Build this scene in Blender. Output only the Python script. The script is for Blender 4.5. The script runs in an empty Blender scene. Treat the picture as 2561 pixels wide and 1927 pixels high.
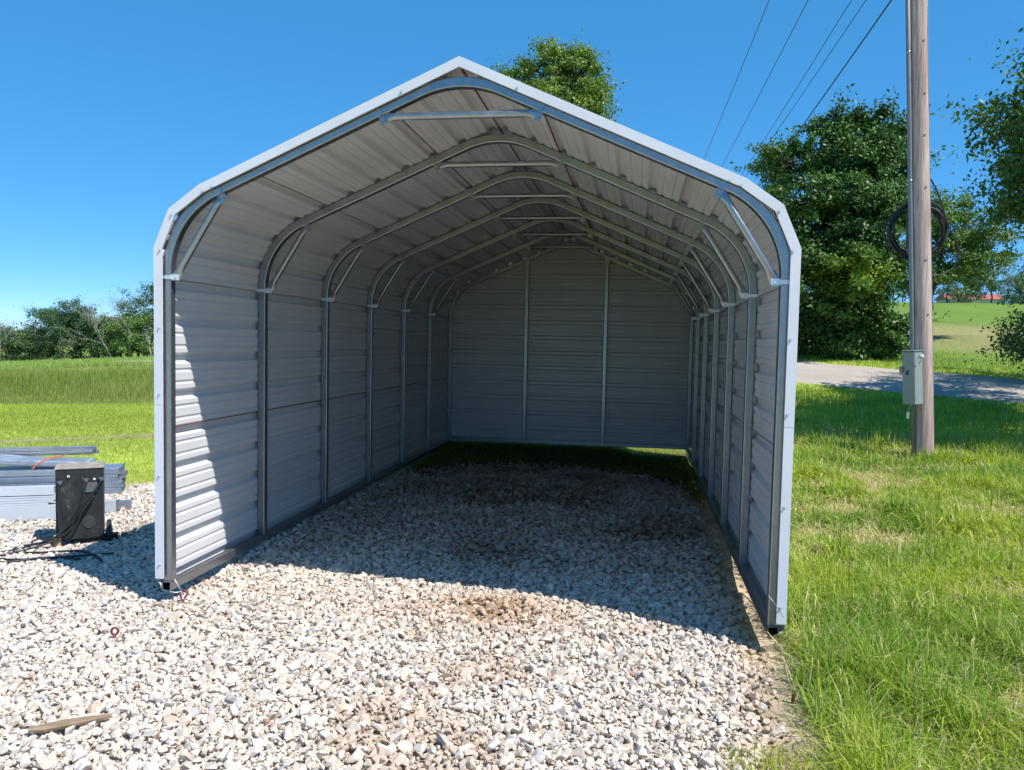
import bpy, bmesh, math, random
import numpy as np
from mathutils import Matrix, Vector

SC = bpy.context.scene
COL = SC.collection
rng = np.random.default_rng(7)
random.seed(7)

# ------------------------------------------------------------------ camera
CAM = np.array([2.853, -4.372, 1.579])
YAW, PITCH, ROLL, FPX = 0.157, -0.0556, 0.0204, 1958.35
PW, PH = 2561.0, 1927.0
cF = np.array([-math.sin(YAW) * math.cos(PITCH), math.cos(YAW) * math.cos(PITCH), math.sin(PITCH)])
cR0 = np.array([math.cos(YAW), math.sin(YAW), 0.0])
cU0 = np.cross(cR0, cF)
cR = cR0 * math.cos(ROLL) + cU0 * math.sin(ROLL)
cU = -cR0 * math.sin(ROLL) + cU0 * math.cos(ROLL)
cam = bpy.data.cameras.new('camera')
cam_o = bpy.data.objects.new('camera', cam)
COL.objects.link(cam_o)
cam.sensor_width = 36.0
cam.lens = 36.0 * FPX / PW
cam.clip_start = 0.05
cam.clip_end = 3000
cam_o.matrix_world = Matrix(((cR[0], cU[0], -cF[0], CAM[0]), (cR[1], cU[1], -cF[1], CAM[1]),
                             (cR[2], cU[2], -cF[2], CAM[2]), (0, 0, 0, 1)))
SC.camera = cam_o

# ------------------------------------------------------------------ sky, sun, exposure
SUN = Vector((0.575, -0.28, 1.0)).normalized()
SUN_EL = math.asin(SUN.z)
SUN_AZ = math.atan2(SUN.x, SUN.y)
world = bpy.data.worlds.new('World')
SC.world = world
world.use_nodes = True
wn, wl = world.node_tree.nodes, world.node_tree.links
sky = wn.new('ShaderNodeTexSky')
sky.sky_type = 'NISHITA'
sky.sun_disc = False
sky.sun_elevation = SUN_EL
sky.sun_rotation = SUN_AZ
sky.altitude = 1500
sky.air_density = 0.4
sky.dust_density = 0.0
sky.ozone_density = 6.0
hs = wn.new('ShaderNodeHueSaturation')
hs.inputs['Hue'].default_value = 0.497
hs.inputs['Saturation'].default_value = 1.82
hs.inputs['Value'].default_value = 2.8
gm = wn.new('ShaderNodeGamma')
gm.inputs['Gamma'].default_value = 0.45
wl.new(sky.outputs[0], gm.inputs['Color'])
wl.new(gm.outputs[0], hs.inputs['Color'])
wl.new(hs.outputs[0], wn['Background'].inputs['Color'])
wn['Background'].inputs['Strength'].default_value = 0.14
sl = bpy.data.lights.new('sun', 'SUN')
sl.energy = 4.6
sl.angle = math.radians(0.5)
sl.color = (1.0, 0.965, 0.91)
sun_o = bpy.data.objects.new('sun', sl)
COL.objects.link(sun_o)
sun_o.rotation_euler = SUN.to_track_quat('Z', 'Y').to_euler()
sun_o.location = (20, -10, 30)
SC.view_settings.view_transform = 'Standard'
SC.view_settings.look = 'None'
SC.view_settings.exposure = 0.5
SC.view_settings.gamma = 1.0
SC.view_settings.use_curve_mapping = False
SC.cycles.max_bounces = 8
SC.cycles.diffuse_bounces = 5
SC.cycles.transparent_max_bounces = 4
SC.cycles.caustics_reflective = False
SC.cycles.caustics_refractive = False
SC.cycles.use_denoising = True


# ------------------------------------------------------------------ helpers
def tag(o, label=None, cat=None, group=None, kind=None):
    if label: o['label'] = label
    if cat: o['category'] = cat
    if group: o['group'] = group
    if kind: o['kind'] = kind
    return o


def empty(name, loc, label=None, cat=None, group=None, kind=None):
    o = bpy.data.objects.new(name, None)
    o.location = loc
    o.empty_display_size = 0.1
    COL.objects.link(o)
    return tag(o, label, cat, group, kind)


def put(o, parent):
    if parent is not None:
        o.parent = parent
        T = Matrix.Identity(4)
        p = parent
        while p is not None:
            T = Matrix.Translation(p.location) @ T
            p = p.parent
        # every ancestor carries translation only (meshes carry world coordinates)
        w = Matrix.Identity(4)
        chain = parent
        acc = Vector((0, 0, 0))
        while chain is not None:
            acc += chain.location if chain.parent is None else (chain.matrix_parent_inverse @ chain.matrix_basis).translation
            chain = chain.parent
        o.matrix_parent_inverse = Matrix.Translation(-acc)


def mesh_np(name, V, tris=None, quads=None, col=None, smooth=False):
    V = np.asarray(V, dtype=np.float32).reshape(-1, 3)
    loops, starts, tot = [], [], 0
    nt = 0 if tris is None else len(tris)
    nq = 0 if quads is None else len(quads)
    me = bpy.data.meshes.new(name)
    me.vertices.add(len(V))
    me.vertices.foreach_set('co', V.ravel())
    li = []
    if nt: li.append(np.asarray(tris, dtype=np.int32).ravel())
    if nq: li.append(np.asarray(quads, dtype=np.int32).ravel())
    li = np.concatenate(li)
    me.loops.add(len(li))
    me.loops.foreach_set('vertex_index', li)
    me.polygons.add(nt + nq)
    st = np.concatenate([np.arange(nt, dtype=np.int32) * 3, nt * 3 + np.arange(nq, dtype=np.int32) * 4])
    me.polygons.foreach_set('loop_start', st)
    me.polygons.foreach_set('use_smooth', np.full(nt + nq, smooth, dtype=bool))
    me.update(calc_edges=True)
    if col is not None:
        c = np.ones((len(V), 4), dtype=np.float32)
        c[:, :3] = col
        a = me.color_attributes.new('Col', 'FLOAT_COLOR', 'POINT')
        a.data.foreach_set('color', c.ravel())
    me.validate()
    return me


def obj(name, me, mat=None, parent=None, loc=None):
    o = bpy.data.objects.new(name, me)
    if mat is not None and len(me.materials) == 0:
        me.materials.append(mat)
    COL.objects.link(o)
    if loc is not None: o.location = loc
    put(o, parent)
    return o


class MB:
    """collects polygons for one mesh"""

    def __init__(self):
        self.v, self.f = [], []

    def add(self, verts, faces):
        b = len(self.v)
        self.v.extend([tuple(map(float, p)) for p in verts])
        self.f.extend([tuple(b + i for i in f) for f in faces])
        return self

    def box(self, c, size, rot=None):
        c = Vector(c)
        hx, hy, hz = [s / 2 for s in size]
        P = [Vector((x, y, z)) for x in (-hx, hx) for y in (-hy, hy) for z in (-hz, hz)]
        if rot is not None: P = [rot @ p for p in P]
        return self.add([c + p for p in P],
                        [(0, 1, 3, 2), (4, 6, 7, 5), (0, 4, 5, 1), (2, 3, 7, 6), (0, 2, 6, 4), (1, 5, 7, 3)])

    def sweep(self, path, sec, up=(0, 1, 0), cap=True, closed=False):
        """sec: list (per path point) of section point lists in (b, c) axes, or one list"""
        path = [Vector(p) for p in path]
        n = len(path)
        one = not isinstance(sec[0][0], (list, tuple, np.ndarray))
        m = len(sec) if one else len(sec[0])
        up = Vector(up)
        vs = []
        for i, p in enumerate(path):
            if closed:
                t = path[(i + 1) % n] - path[i - 1]
            else:
                t = path[min(i + 1, n - 1)] - path[max(i - 1, 0)]
            t.normalize()
            b = up - t * up.dot(t)
            if b.length < 1e-4: b = Vector((1, 0, 0)) - t * t.x
            b.normalize()
            c = t.cross(b)
            # mitre
            k = 1.0
            if 0 < i < n - 1 and not closed:
                d0 = (path[i] - path[i - 1]).normalized()
                k = 1.0 / max(0.35, d0.dot(t))
            s = sec if one else sec[i]
            for (u, w) in s:
                vs.append(p + b * u + c * (w * k))
        fs = []
        rings = n if closed else n - 1
        for i in range(rings):
            j = (i + 1) % n
            for q in range(m):
                r = (q + 1) % m
                fs.append((i * m + q, i * m + r, j * m + r, j * m + q))
        if cap and not closed:
            fs.append(tuple(reversed(range(m))))
            fs.append(tuple((n - 1) * m + q for q in range(m)))
        return self.add(vs, fs)

    def tube(self, path, r, m=8, up=(0.13, 0.31, 0.94), cap=True, closed=False):
        rs = r if isinstance(r, (list, tuple, np.ndarray)) else [r] * len(path)
        secs = [[(q * math.cos(2 * math.pi * k / m), q * math.sin(2 * math.pi * k / m)) for k in range(m)] for q in rs]
        return self.sweep(path, secs, up, cap, closed)

    def mesh(self, name, smooth=False):
        me = bpy.data.meshes.new(name)
        me.from_pydata(self.v, [], self.f)
        bm = bmesh.new()
        bm.from_mesh(me)
        bmesh.ops.recalc_face_normals(bm, faces=bm.faces)
        bm.to_mesh(me)
        bm.free()
        if smooth:
            for p in me.polygons: p.use_smooth = True
        return me

    def build(self, name, mat, parent=None, smooth=False, bevel=0, sharp=None):
        o = obj(name, self.mesh(name, smooth), mat, parent)
        if bevel:
            md = o.modifiers.new('bevel', 'BEVEL')
            md.width = bevel
            md.segments = 2
            md.limit_method = 'ANGLE'
            md.angle_limit = math.radians(35)
        return o


def rsq(w, h, r=0.007, k=3):
    """rounded rectangle section"""
    P = []
    for sx, sy, a0 in ((1, 1, 0), (-1, 1, 90), (-1, -1, 180), (1, -1, 270)):
        for i in range(k):
            a = math.radians(a0 + 90 * i / (k - 1))
            P.append((sx * (w / 2 - r) + r * math.cos(a), sy * (h / 2 - r) + r * math.sin(a)))
    return P


def fillet(pts, radii, segs=12):
    """2D polyline with rounded corners"""
    out = [Vector(pts[0])]
    for i in range(1, len(pts) - 1):
        A, B, C = Vector(pts[i - 1]), Vector(pts[i]), Vector(pts[i + 1])
        u, v = (A - B).normalized(), (C - B).normalized()
        ang = u.angle(v)
        R = radii[i - 1]
        if R <= 0:
            out.append(B)
            continue
        T = R / math.tan(ang / 2)
        p0, p1 = B + u * T, B + v * T
        ctr = B + (u + v).normalized() * (R / math.sin(ang / 2))
        a, b = p0 - ctr, p1 - ctr
        tot = a.angle(b)
        sgn = 1 if a.x * b.y - a.y * b.x > 0 else -1
        for k in range(segs + 1):
            th = sgn * tot * k / segs
            out.append(ctr + Vector((a.x * math.cos(th) - a.y * math.sin(th), a.x * math.sin(th) + a.y * math.cos(th))))
    out.append(Vector(pts[-1]))
    return out


def smooth01(a, b, x):
    t = np.clip((np.asarray(x, float) - a) / (b - a), 0, 1)
    return t * t * (3 - 2 * t)


_P = np.random.default_rng(3).random((64, 64))


def vnoise(x, y, s=1.0):
    x = np.asarray(x, float) / s + 100.3
    y = np.asarray(y, float) / s + 57.7
    xi, yi = np.floor(x).astype(int), np.floor(y).astype(int)
    fx, fy = x - xi, y - yi
    fx, fy = fx * fx * (3 - 2 * fx), fy * fy * (3 - 2 * fy)
    g = lambda a, b: _P[a % 64, b % 64]
    return (g(xi, yi) * (1 - fx) + g(xi + 1, yi) * fx) * (1 - fy) + (g(xi, yi + 1) * (1 - fx) + g(xi + 1, yi + 1) * fx) * fy


def fnoise(x, y, s=1.0):
    return 0.55 * vnoise(x, y, s) + 0.3 * vnoise(x + 9.1, y - 3.7, s / 2.1) + 0.15 * vnoise(x - 5.2, y + 8.8, s / 4.3)


def ramp(t, w=4.0):
    return 0.5 * (t + np.sqrt(t * t + w * w))


def H(x, y):
    """height of the ground"""
    x, y = np.asarray(x, float), np.asarray(y, float)
    wr = smooth01(-10, 7, x)
    right = 0.09 * (ramp(y - 20) - ramp(y - 122, 12)) * wr
    q = np.clip((-x / (np.maximum(y, 1) + 4.4) - 0.33) / 0.57, 0, 1.3)
    left = -0.0353 * (ramp(y - 12) - ramp(y - 150, 20)) * q
    far = smooth01(25, 60, np.hypot(x, y))
    z = -0.055 + (right - 0.022 * wr) + left
    z = z + (fnoise(x, y, 7.0) - 0.5) * (0.05 + 0.5 * far) * smooth01(4, 12, np.abs(x - 1.8) + np.maximum(0, np.abs(y - 3) - 4))
    z = z + (fnoise(x, y, 0.9) - 0.5) * 0.022
    z = z - 0.05 * np.exp(-((x - 3.68) / 0.22) ** 2) * smooth01(-0.5, 0.1, y) * (1 - smooth01(1.0, 2.0, y))
    z = z - 0.02 * np.exp(-((x - 0.1) / 0.25) ** 2) * smooth01(-0.5, 0.1, y) * (1 - smooth01(0.5, 1.0, y))
    z = z + 0.055 * np.exp(-((x - 0.0) / 0.28) ** 2) * smooth01(0.7, 1.3, y) * (1 - smooth01(6.0, 7.5, y))
    z = z + 0.045 * np.exp(-(((x - 2.05) / 0.3) ** 2 + ((y - 0.28) / 0.22) ** 2))
    z = z + 0.05 * np.exp(-((x - 3.72) / 0.25) ** 2) * smooth01(1.5, 2.2, y) * (1 - smooth01(6.0, 6.6, y))
    z = z + 0.085 * smooth01(6.3, 7.2, y) * (1 - smooth01(8.6, 12, y)) * (1 - smooth01(2.55, 2.9, x)) * smooth01(-3, -0.5, x)
    return z


def seen(x, y, z, mx=0.12, my=0.12):
    """inside the picture plus a margin"""
    d = np.stack([np.asarray(x) - CAM[0], np.asarray(y) - CAM[1], np.asarray(z) - CAM[2]], -1)
    w = d @ cF
    u = 0.5 + FPX / PW * (d @ cR) / np.maximum(w, 1e-3)
    v = 0.5 - FPX / PH * (d @ cU) / np.maximum(w, 1e-3)
    return (w > 0.2) & (u > -mx) & (u < 1 + mx) & (v > -my) & (v < 1 + my)


# gravel outline (world x, y), counter-clockwise
GRAVEL = np.array([(-7.5, -6.0), (3.3, -6.0), (3.45, -2.2), (3.50, -1.25), (3.55, -0.7), (3.60, -0.1), (3.60, 0.5), (3.60, 1.6), (3.58, 3.4),
                   (3.45, 4.8), (3.05, 5.6), (2.1, 6.0), (1.2, 6.05), (0.7, 5.9), (0.35, 5.5), (0.12, 5.0), (-0.15, 4.0), (-1.2, 3.75),
                   (-2.2, 3.45), (-3.2, 2.9), (-4.6, 2.3), (-7.5, 1.6)])


def poly_dist(x, y, poly=GRAVEL):
    """signed distance, positive inside"""
    x, y = np.asarray(x, float), np.asarray(y, float)
    best = np.full(x.shape, 1e9)
    inside = np.zeros(x.shape, bool)
    n = len(poly)
    for i in range(n):
        ax, ay = poly[i]
        bx, by = poly[(i + 1) % n]
        ex, ey = bx - ax, by - ay
        t = np.clip(((x - ax) * ex + (y - ay) * ey) / (ex * ex + ey * ey), 0, 1)
        best = np.minimum(best, np.hypot(x - ax - t * ex, y - ay - t * ey))
        cond = ((ay > y) != (by > y)) & (x < (bx - ax) * (y - ay) / (by - ay + 1e-12) + ax)
        inside ^= cond
    return np.where(inside, best, -best) + (fnoise(x, y, 0.5) - 0.5) * 0.22


# ------------------------------------------------------------------ materials
def mat(name):
    m = bpy.data.materials.new(name)
    m.use_nodes = True
    nt = m.node_tree
    return m, nt.nodes, nt.links, nt.nodes['Principled BSDF']


def nd(n, kind, **kw):
    o = n.new('ShaderNode' + kind)
    for k, v in kw.items():
        if k in o.inputs.keys():
            o.inputs[k].default_value = v
        else:
            setattr(o, k, v)
    return o


def ramp_node(n, l, src, stops):
    r = n.new('ShaderNodeValToRGB')
    e = r.color_ramp.elements
    while len(e) < len(stops): e.new(0.5)
    for el, (p, c) in zip(e, stops):
        el.position = p
        el.color = (*c, 1) if len(c) == 3 else c
    l.new(src, r.inputs[0])
    return r


def mul(n, l, a, b, fac=1.0, mode='MULTIPLY'):
    x = n.new('ShaderNodeMix')
    x.data_type = 'RGBA'
    x.blend_type = mode
    x.inputs[0].default_value = fac
    l.new(a, x.inputs[6])
    if isinstance(b, tuple):
        x.inputs[7].default_value = (*b, 1)
    else:
        l.new(b, x.inputs[7])
    return x.outputs[2]


def bump(n, l, p, src, strength, dist):
    b = n.new('ShaderNodeBump')
    b.inputs['Strength'].default_value = strength
    b.inputs['Distance'].default_value = dist
    l.new(src, b.inputs['Height'])
    l.new(b.outputs[0], p.inputs['Normal'])


def noise_tex(n, l, scale, detail=4, rough=0.55, coord='Object', stretch=None):
    tc = n.new('ShaderNodeTexCoord')
    t = n.new('ShaderNodeTexNoise')
    t.inputs['Scale'].default_value = scale
    t.inputs['Detail'].default_value = detail
    t.inputs['Roughness'].default_value = rough
    if stretch:
        mp = n.new('ShaderNodeMapping')
        mp.inputs['Scale'].default_value = stretch
        l.new(tc.outputs[coord], mp.inputs[0])
        l.new(mp.outputs[0], t.inputs['Vector'])
    else:
        l.new(tc.outputs[coord], t.inputs['Vector'])
    return t


def simple(name, base, rough=0.5, metal=0.0, nscale=20, var=0.2, bmp=0.0, bdist=0.002, stretch=None, spec=0.5, rvar=0.15, detail=4):
    m, n, l, p = mat(name)
    t = noise_tex(n, l, nscale, detail, stretch=stretch)
    lo = tuple(c * (1 - var) for c in base)
    hi = tuple(min(1, c * (1 + var)) for c in base)
    r = ramp_node(n, l, t.outputs[0], [(0.25, lo), (0.75, hi)])
    l.new(r.outputs[0], p.inputs['Base Color'])
    p.inputs['Metallic'].default_value = metal
    p.inputs['Specular IOR Level'].default_value = spec
    mr = nd(n, 'MapRange')
    mr.inputs[3].default_value = max(0.03, rough - rvar)
    mr.inputs[4].default_value = min(1, rough + rvar)
    l.new(t.outputs[0], mr.inputs[0])
    l.new(mr.outputs[0], p.inputs['Roughness'])
    if bmp: bump(n, l, p, t.outputs[0], bmp, bdist)
    return m


def attr_mat(name, rough=0.9, trans=0.0, tcol=(1.1, 1.2, 0.5), nscale=None, var=0.25, spec=0.3, bmp=0.0, bdist=0.01):
    """colour from the mesh, with optional light passing through leaves"""
    m, n, l, p = mat(name)
    a = nd(n, 'Attribute')
    a.attribute_name = 'Col'
    c = a.outputs['Color']
    if nscale:
        t = noise_tex(n, l, nscale, 6, 0.65)
        r = ramp_node(n, l, t.outputs[0], [(0.3, (1 - var,) * 3), (0.7, (1 + var,) * 3)])
        c = mul(n, l, c, r.outputs[0])
        if bmp: bump(n, l, p, t.outputs[0], bmp, bdist)
    l.new(c, p.inputs['Base Color'])
    p.inputs['Roughness'].default_value = rough
    p.inputs['Specular IOR Level'].default_value = spec
    if trans:
        tr = n.new('ShaderNodeBsdfTranslucent')
        l.new(mul(n, l, c, tcol), tr.inputs[0])
        mx = n.new('ShaderNodeMixShader')
        mx.inputs[0].default_value = trans
        l.new(p.outputs[0], mx.inputs[1])
        l.new(tr.outputs[0], mx.inputs[2])
        l.new(mx.outputs[0], n['Material Output'].inputs[0])
    return m


M = {}
M['galv'] = simple('galvanised_steel', (0.34, 0.355, 0.385), 0.34, 0.88, 22, 0.12, 0.0, 0.0003, rvar=0.06)
M['galv_dull'] = simple('galvanised_steel_dull', (0.43, 0.47, 0.53), 0.42, 0.8, 14, 0.12, 0.0, 0.0004)
M['galv_bright'] = simple('bright_channel_steel', (0.74, 0.78, 0.84), 0.42, 0.55, 2.5, 0.06, 0.0, 0.0005)
M['panel'] = simple('painted_sheet_steel', (0.66, 0.665, 0.685), 0.33, 0.0, 1.7, 0.08, 0.0, 0.0008, rvar=0.0, spec=0.55)
M['trim'] = simple('white_trim_steel', (0.72, 0.725, 0.78), 0.4, 0.0, 4.0, 0.05, 0.04, 0.0008, rvar=0.08)
M['red_edge'] = simple('red_sheet_edge', (0.17, 0.05, 0.05), 0.6, 0, 30, 0.25)
M['dark_edge'] = simple('sheet_lap_edge', (0.36, 0.35, 0.35), 0.7, 0, 30, 0.25)
M['black_metal'] = simple('scuffed_black_metal', (0.022, 0.023, 0.026), 0.5, 0.1, 9, 0.75, 0.1, 0.001, detail=8)
def scuffed():
    m, n, l, p = mat('scuffed_black_paint')
    a = noise_tex(n, l, 7, 9, 0.7)
    b = noise_tex(n, l, 38, 6, 0.7, stretch=(1, 1, 0.35))
    r1_ = ramp_node(n, l, a.outputs[0], [(0.38, (0.011, 0.012, 0.014)), (0.6, (0.03, 0.03, 0.03)), (0.74, (0.10, 0.09, 0.08))])
    r2_ = ramp_node(n, l, b.outputs[0], [(0.62, (0, 0, 0)), (0.75, (0.13, 0.125, 0.12))])
    l.new(mul(n, l, r1_.outputs[0], r2_.outputs[0], 1.0, 'ADD'), p.inputs['Base Color'])
    p.inputs['Roughness'].default_value = 0.5
    bump(n, l, p, b.outputs[0], 0.15, 0.001)
    return m


M['case'] = scuffed()
M['dusty_top'] = simple('dusty_metal_top', (0.30, 0.26, 0.21), 0.75, 0, 14, 0.4, 0.2, 0.002)
M['rubber'] = simple('black_rubber', (0.018, 0.018, 0.02), 0.55, 0, 30, 0.3)
M['cable'] = simple('black_cable', (0.02, 0.02, 0.022), 0.5, 0, 30, 0.3)
M['plate'] = simple('grey_name_plate', (0.16, 0.17, 0.18), 0.4, 0.4, 40, 0.3)
M['tan'] = simple('dry_wood_block', (0.38, 0.28, 0.16), 0.85, 0, 25, 0.4, 0.4, 0.004)
M['orange'] = simple('orange_strap', (0.75, 0.16, 0.06), 0.5, 0, 15, 0.2)
M['boxgrey'] = simple('grey_enclosure_paint', (0.25, 0.285, 0.28), 0.45, 0.0, 10, 0.1, 0.05, 0.001)
M['pvc'] = simple('grey_conduit', (0.17, 0.175, 0.20), 0.5, 0, 8, 0.12)
M['white'] = simple('white_plastic', (0.78, 0.78, 0.76), 0.5, 0, 12, 0.1)
M['redpaint'] = simple('dull_red_iron', (0.20, 0.04, 0.04), 0.6, 0.1, 40, 0.4, 0.2, 0.001)
M['red_roof'] = simple('red_metal_roof', (0.42, 0.11, 0.08), 0.6, 0, 0.7, 0.2)
M['barnwhite'] = simple('white_barn_wall', (0.7, 0.68, 0.64), 0.7, 0, 0.7, 0.1)
M['bark'] = simple('tree_bark', (0.13, 0.10, 0.075), 0.9, 0, 6, 0.4, 0.6, 0.02, stretch=(1, 1, 0.2))
M['deadwood'] = simple('pale_dead_wood', (0.36, 0.33, 0.31), 0.85, 0, 5, 0.25, 0.3, 0.01)
M['scrapwood'] = simple('weathered_scrap_wood', (0.27, 0.19, 0.12), 0.85, 0, 22, 0.4, 0.5, 0.004, stretch=(0.25, 1, 1))
M['leaf'] = attr_mat('leaf', 0.5, 0.22, spec=0.4)
M['grass'] = attr_mat('grass_blade', 0.55, 0.35, spec=0.3)
M['stone'] = attr_mat('limestone', 0.92, nscale=45, var=0.16, spec=0.2, bmp=0.35, bdist=0.004)
M['ground'] = attr_mat('turf_ground', 0.97, nscale=9, var=0.35, spec=0.1, bmp=0.6, bdist=0.03)
M['gravelbed'] = attr_mat('stone_dust', 0.97, nscale=70, var=0.4, spec=0.1, bmp=0.8, bdist=0.012)
M['road'] = attr_mat('packed_gravel_road', 0.95, nscale=22, var=0.18, spec=0.1, bmp=0.4, bdist=0.01)


def wood_pole():
    m, n, l, p = mat('weathered_pole_wood')
    t = noise_tex(n, l, 5, 8, 0.6, stretch=(9, 9, 0.35))
    t2 = noise_tex(n, l, 1.3, 4, 0.6, stretch=(2.5, 2.5, 0.5))
    r = ramp_node(n, l, t.outputs[0], [(0.25, (0.22, 0.175, 0.165)), (0.46, (0.52, 0.44, 0.41)), (0.72, (0.72, 0.64, 0.58))])
    r2 = ramp_node(n, l, t2.outputs[0], [(0.35, (0.70, 0.57, 0.56)), (0.65, (1.0, 0.91, 0.86))])
    l.new(mul(n, l, r.outputs[0], r2.outputs[0]), p.inputs['Base Color'])
    p.inputs['Roughness'].default_value = 0.85
    p.inputs['Specular IOR Level'].default_value = 0.25
    bump(n, l, p, t.outputs[0], 0.7, 0.012)
    return m


M['pole'] = wood_pole()

# ------------------------------------------------------------------ ground
def lines(lo, hi, step, out, grow=1.22):
    a = list(np.arange(lo, hi + 1e-6, step))
    s = step
    L, Rr = [lo], [hi]
    while Rr[-1] < out:
        s *= grow
        Rr.append(Rr[-1] + s)
        L.append(L[-1] - s)
    return np.array(sorted(set(L[1:] + a + Rr[1:])))


gx = np.array(sorted(set(np.round(np.concatenate([lines(-14, 24, 0.35, 900), np.arange(2.9, 5.4, 0.07)]), 3))))
gy = np.array(sorted(set(np.round(np.concatenate([lines(-8, 36, 0.35, 1200), np.arange(-3, 4, 0.09)]), 3))))
XX, YY = np.meshgrid(gx, gy)
ZZ = H(XX, YY)
# keep the turf below the stones of the gravel pad
sd = poly_dist(XX, YY)
ZZ = ZZ - 0.03 * smooth01(0.0, 0.3, sd)
nx, ny = len(gx), len(gy)
idx = np.arange(nx * ny).reshape(ny, nx)
Q = np.stack([idx[:-1, :-1], idx[:-1, 1:], idx[1:, 1:], idx[1:, :-1]], -1).reshape(-1, 4)

GREEN = np.array([0.105, 0.165, 0.022])
LAWN = np.array([0.30, 0.36, 0.06])
STRAW = np.array([0.36, 0.29, 0.14])
SOIL = np.array([0.46, 0.36, 0.255])
MEADOW = np.array([0.19, 0.24, 0.05])
FIELD = np.array([0.135, 0.21, 0.035])


def bare(x, y):
    """how bare the turf is, 0..1"""
    return smooth01(0.50, 0.66, fnoise(x + 3.1, y * 1.3 - 2, 0.55))


def road_mid(x):
    return 28.8 - 0.66 * (x - 8)


def ground_col(x, y):
    x, y = np.asarray(x, float), np.asarray(y, float)
    n1, n2 = fnoise(x, y, 3.0)[..., None], fnoise(x + 20, y - 7, 0.8)[..., None]
    c = LAWN * (0.7 + 0.6 * n1) * (0.75 + 0.5 * n2)
    b = bare(x, y)[..., None]
    near = ((x > 2.5) & (y < 12))[..., None]
    c = np.where(near, (c * 0.3 + STRAW * 0.25) * (1 - b) + ((STRAW * 0.45 + SOIL * 0.6) * (0.6 + 0.6 * n2)) * b, c)
    # bare soil line in the left lawn
    dl = np.abs((y - 5.76) - (x + 6.36) * 0.9) / 1.34
    wl_ = (np.exp(-(dl / (0.16 + 0.22 * n1[..., 0])) ** 2) * smooth01(0.35, 0.55, fnoise(x, y, 0.9)) * (x < -2.5))[..., None]
    c = c * (1 - wl_) + SOIL * 0.62 * wl_
    # uncut meadow beyond the lawn
    mw = (smooth01(10.8, 11.6, y - 0.45 * (x + 11) * 1.0) * (x < 0))[..., None]
    c = c * (1 - mw) + MEADOW * (0.6 + 0.9 * n1) * mw
    # field beyond the road
    fy = y + 0.35 * (x - 12)
    fw = (smooth01(30, 34, y + 0.6 * (x - 12)) * (x > 4))[..., None]
    tan = (smooth01(38, 46, fy) * (1 - smooth01(58, 72, fy)))[..., None] * (0.5 + 0.7 * n1)
    fc = FIELD * (0.75 + 0.5 * n1) * (1 - 0.75 * tan) + np.array([0.30, 0.25, 0.12]) * 0.75 * tan
    c = c * (1 - fw) + fc * fw
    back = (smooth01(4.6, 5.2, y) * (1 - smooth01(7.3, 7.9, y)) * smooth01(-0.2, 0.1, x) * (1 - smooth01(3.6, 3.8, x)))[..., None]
    c = c * (1 - back) + np.array([0.10, 0.105, 0.045]) * (0.6 + 0.6 * n2) * back  # ground under the carport back painted darker for the shade there
    # bare soil around the gravel pad
    sdv = poly_dist(x, y)
    e = (np.exp(-(np.maximum(np.abs(sdv + 0.03) - 0.09, 0) / 0.07) ** 2) * (y < 4.2) * (y > -4))[..., None]
    c = c * (1 - e) + SOIL * (0.75 + 0.5 * n2) * e
    return np.clip(c, 0.01, 0.9)


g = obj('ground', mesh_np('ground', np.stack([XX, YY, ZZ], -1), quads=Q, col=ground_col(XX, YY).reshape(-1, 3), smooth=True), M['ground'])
tag(g, 'green turf and fields reaching to the horizon', kind='structure')

# road
u = np.linspace(-40, 70, 160)
w = np.linspace(-3.7, 3.7, 17)
UU, WW = np.meshgrid(u, w)
nrm = np.array([0.66, 1.0]) / math.hypot(0.66, 1)
edge = np.abs(WW) / 3.7
wob = (fnoise(UU * 1.0, WW * 0 + np.sign(WW) * 9, 1.6) - 0.5) * 0.9 * edge
RX = UU + nrm[0] * (WW + wob * np.sign(WW))
RY = road_mid(UU) + nrm[1] * (WW + wob * np.sign(WW))
RZ = H(RX, RY) + 0.035 - 0.05 * smooth01(0.86, 1.0, edge)
ri = np.arange(UU.size).reshape(UU.shape)
RQ = np.stack([ri[:-1, :-1], ri[:-1, 1:], ri[1:, 1:], ri[1:, :-1]], -1).reshape(-1, 4)
rc = np.array([0.40, 0.345, 0.29]) * (0.8 + 0.4 * fnoise(RX, RY, 1.3))[..., None]
rd = obj('road', mesh_np('road', np.stack([RX, RY, RZ], -1), quads=RQ, col=rc.reshape(-1, 3), smooth=True), M['road'])
tag(rd, 'packed pale gravel road crossing behind the utility pole', kind='structure')


# ------------------------------------------------------------------ gravel pad
def soil_shade(x, y):
    """brown soil mixed into the gravel, and shade painted in under the carport"""
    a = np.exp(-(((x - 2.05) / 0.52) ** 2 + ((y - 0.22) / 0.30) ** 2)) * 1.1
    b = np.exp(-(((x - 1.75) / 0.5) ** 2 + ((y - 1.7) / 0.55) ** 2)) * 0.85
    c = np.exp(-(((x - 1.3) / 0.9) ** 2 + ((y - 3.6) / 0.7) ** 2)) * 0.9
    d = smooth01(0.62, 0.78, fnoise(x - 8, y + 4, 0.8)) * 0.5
    e = np.maximum((1 - smooth01(0.0, 0.35, poly_dist(x, y))) * 0.7 * (x > 2.6), smooth01(0.9, 2.6, y) * (x > 0) * (0.5 + 0.4 * smooth01(0.4, 0.65, fnoise(x + 3, y - 9, 1.1))))  # soil at the edge; darkening inside the carport also paints its shade
    return np.clip(np.maximum.reduce([a, b, c, d, e]) * (0.7 + 0.6 * vnoise(x, y, 0.15)), 0, 1)


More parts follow.
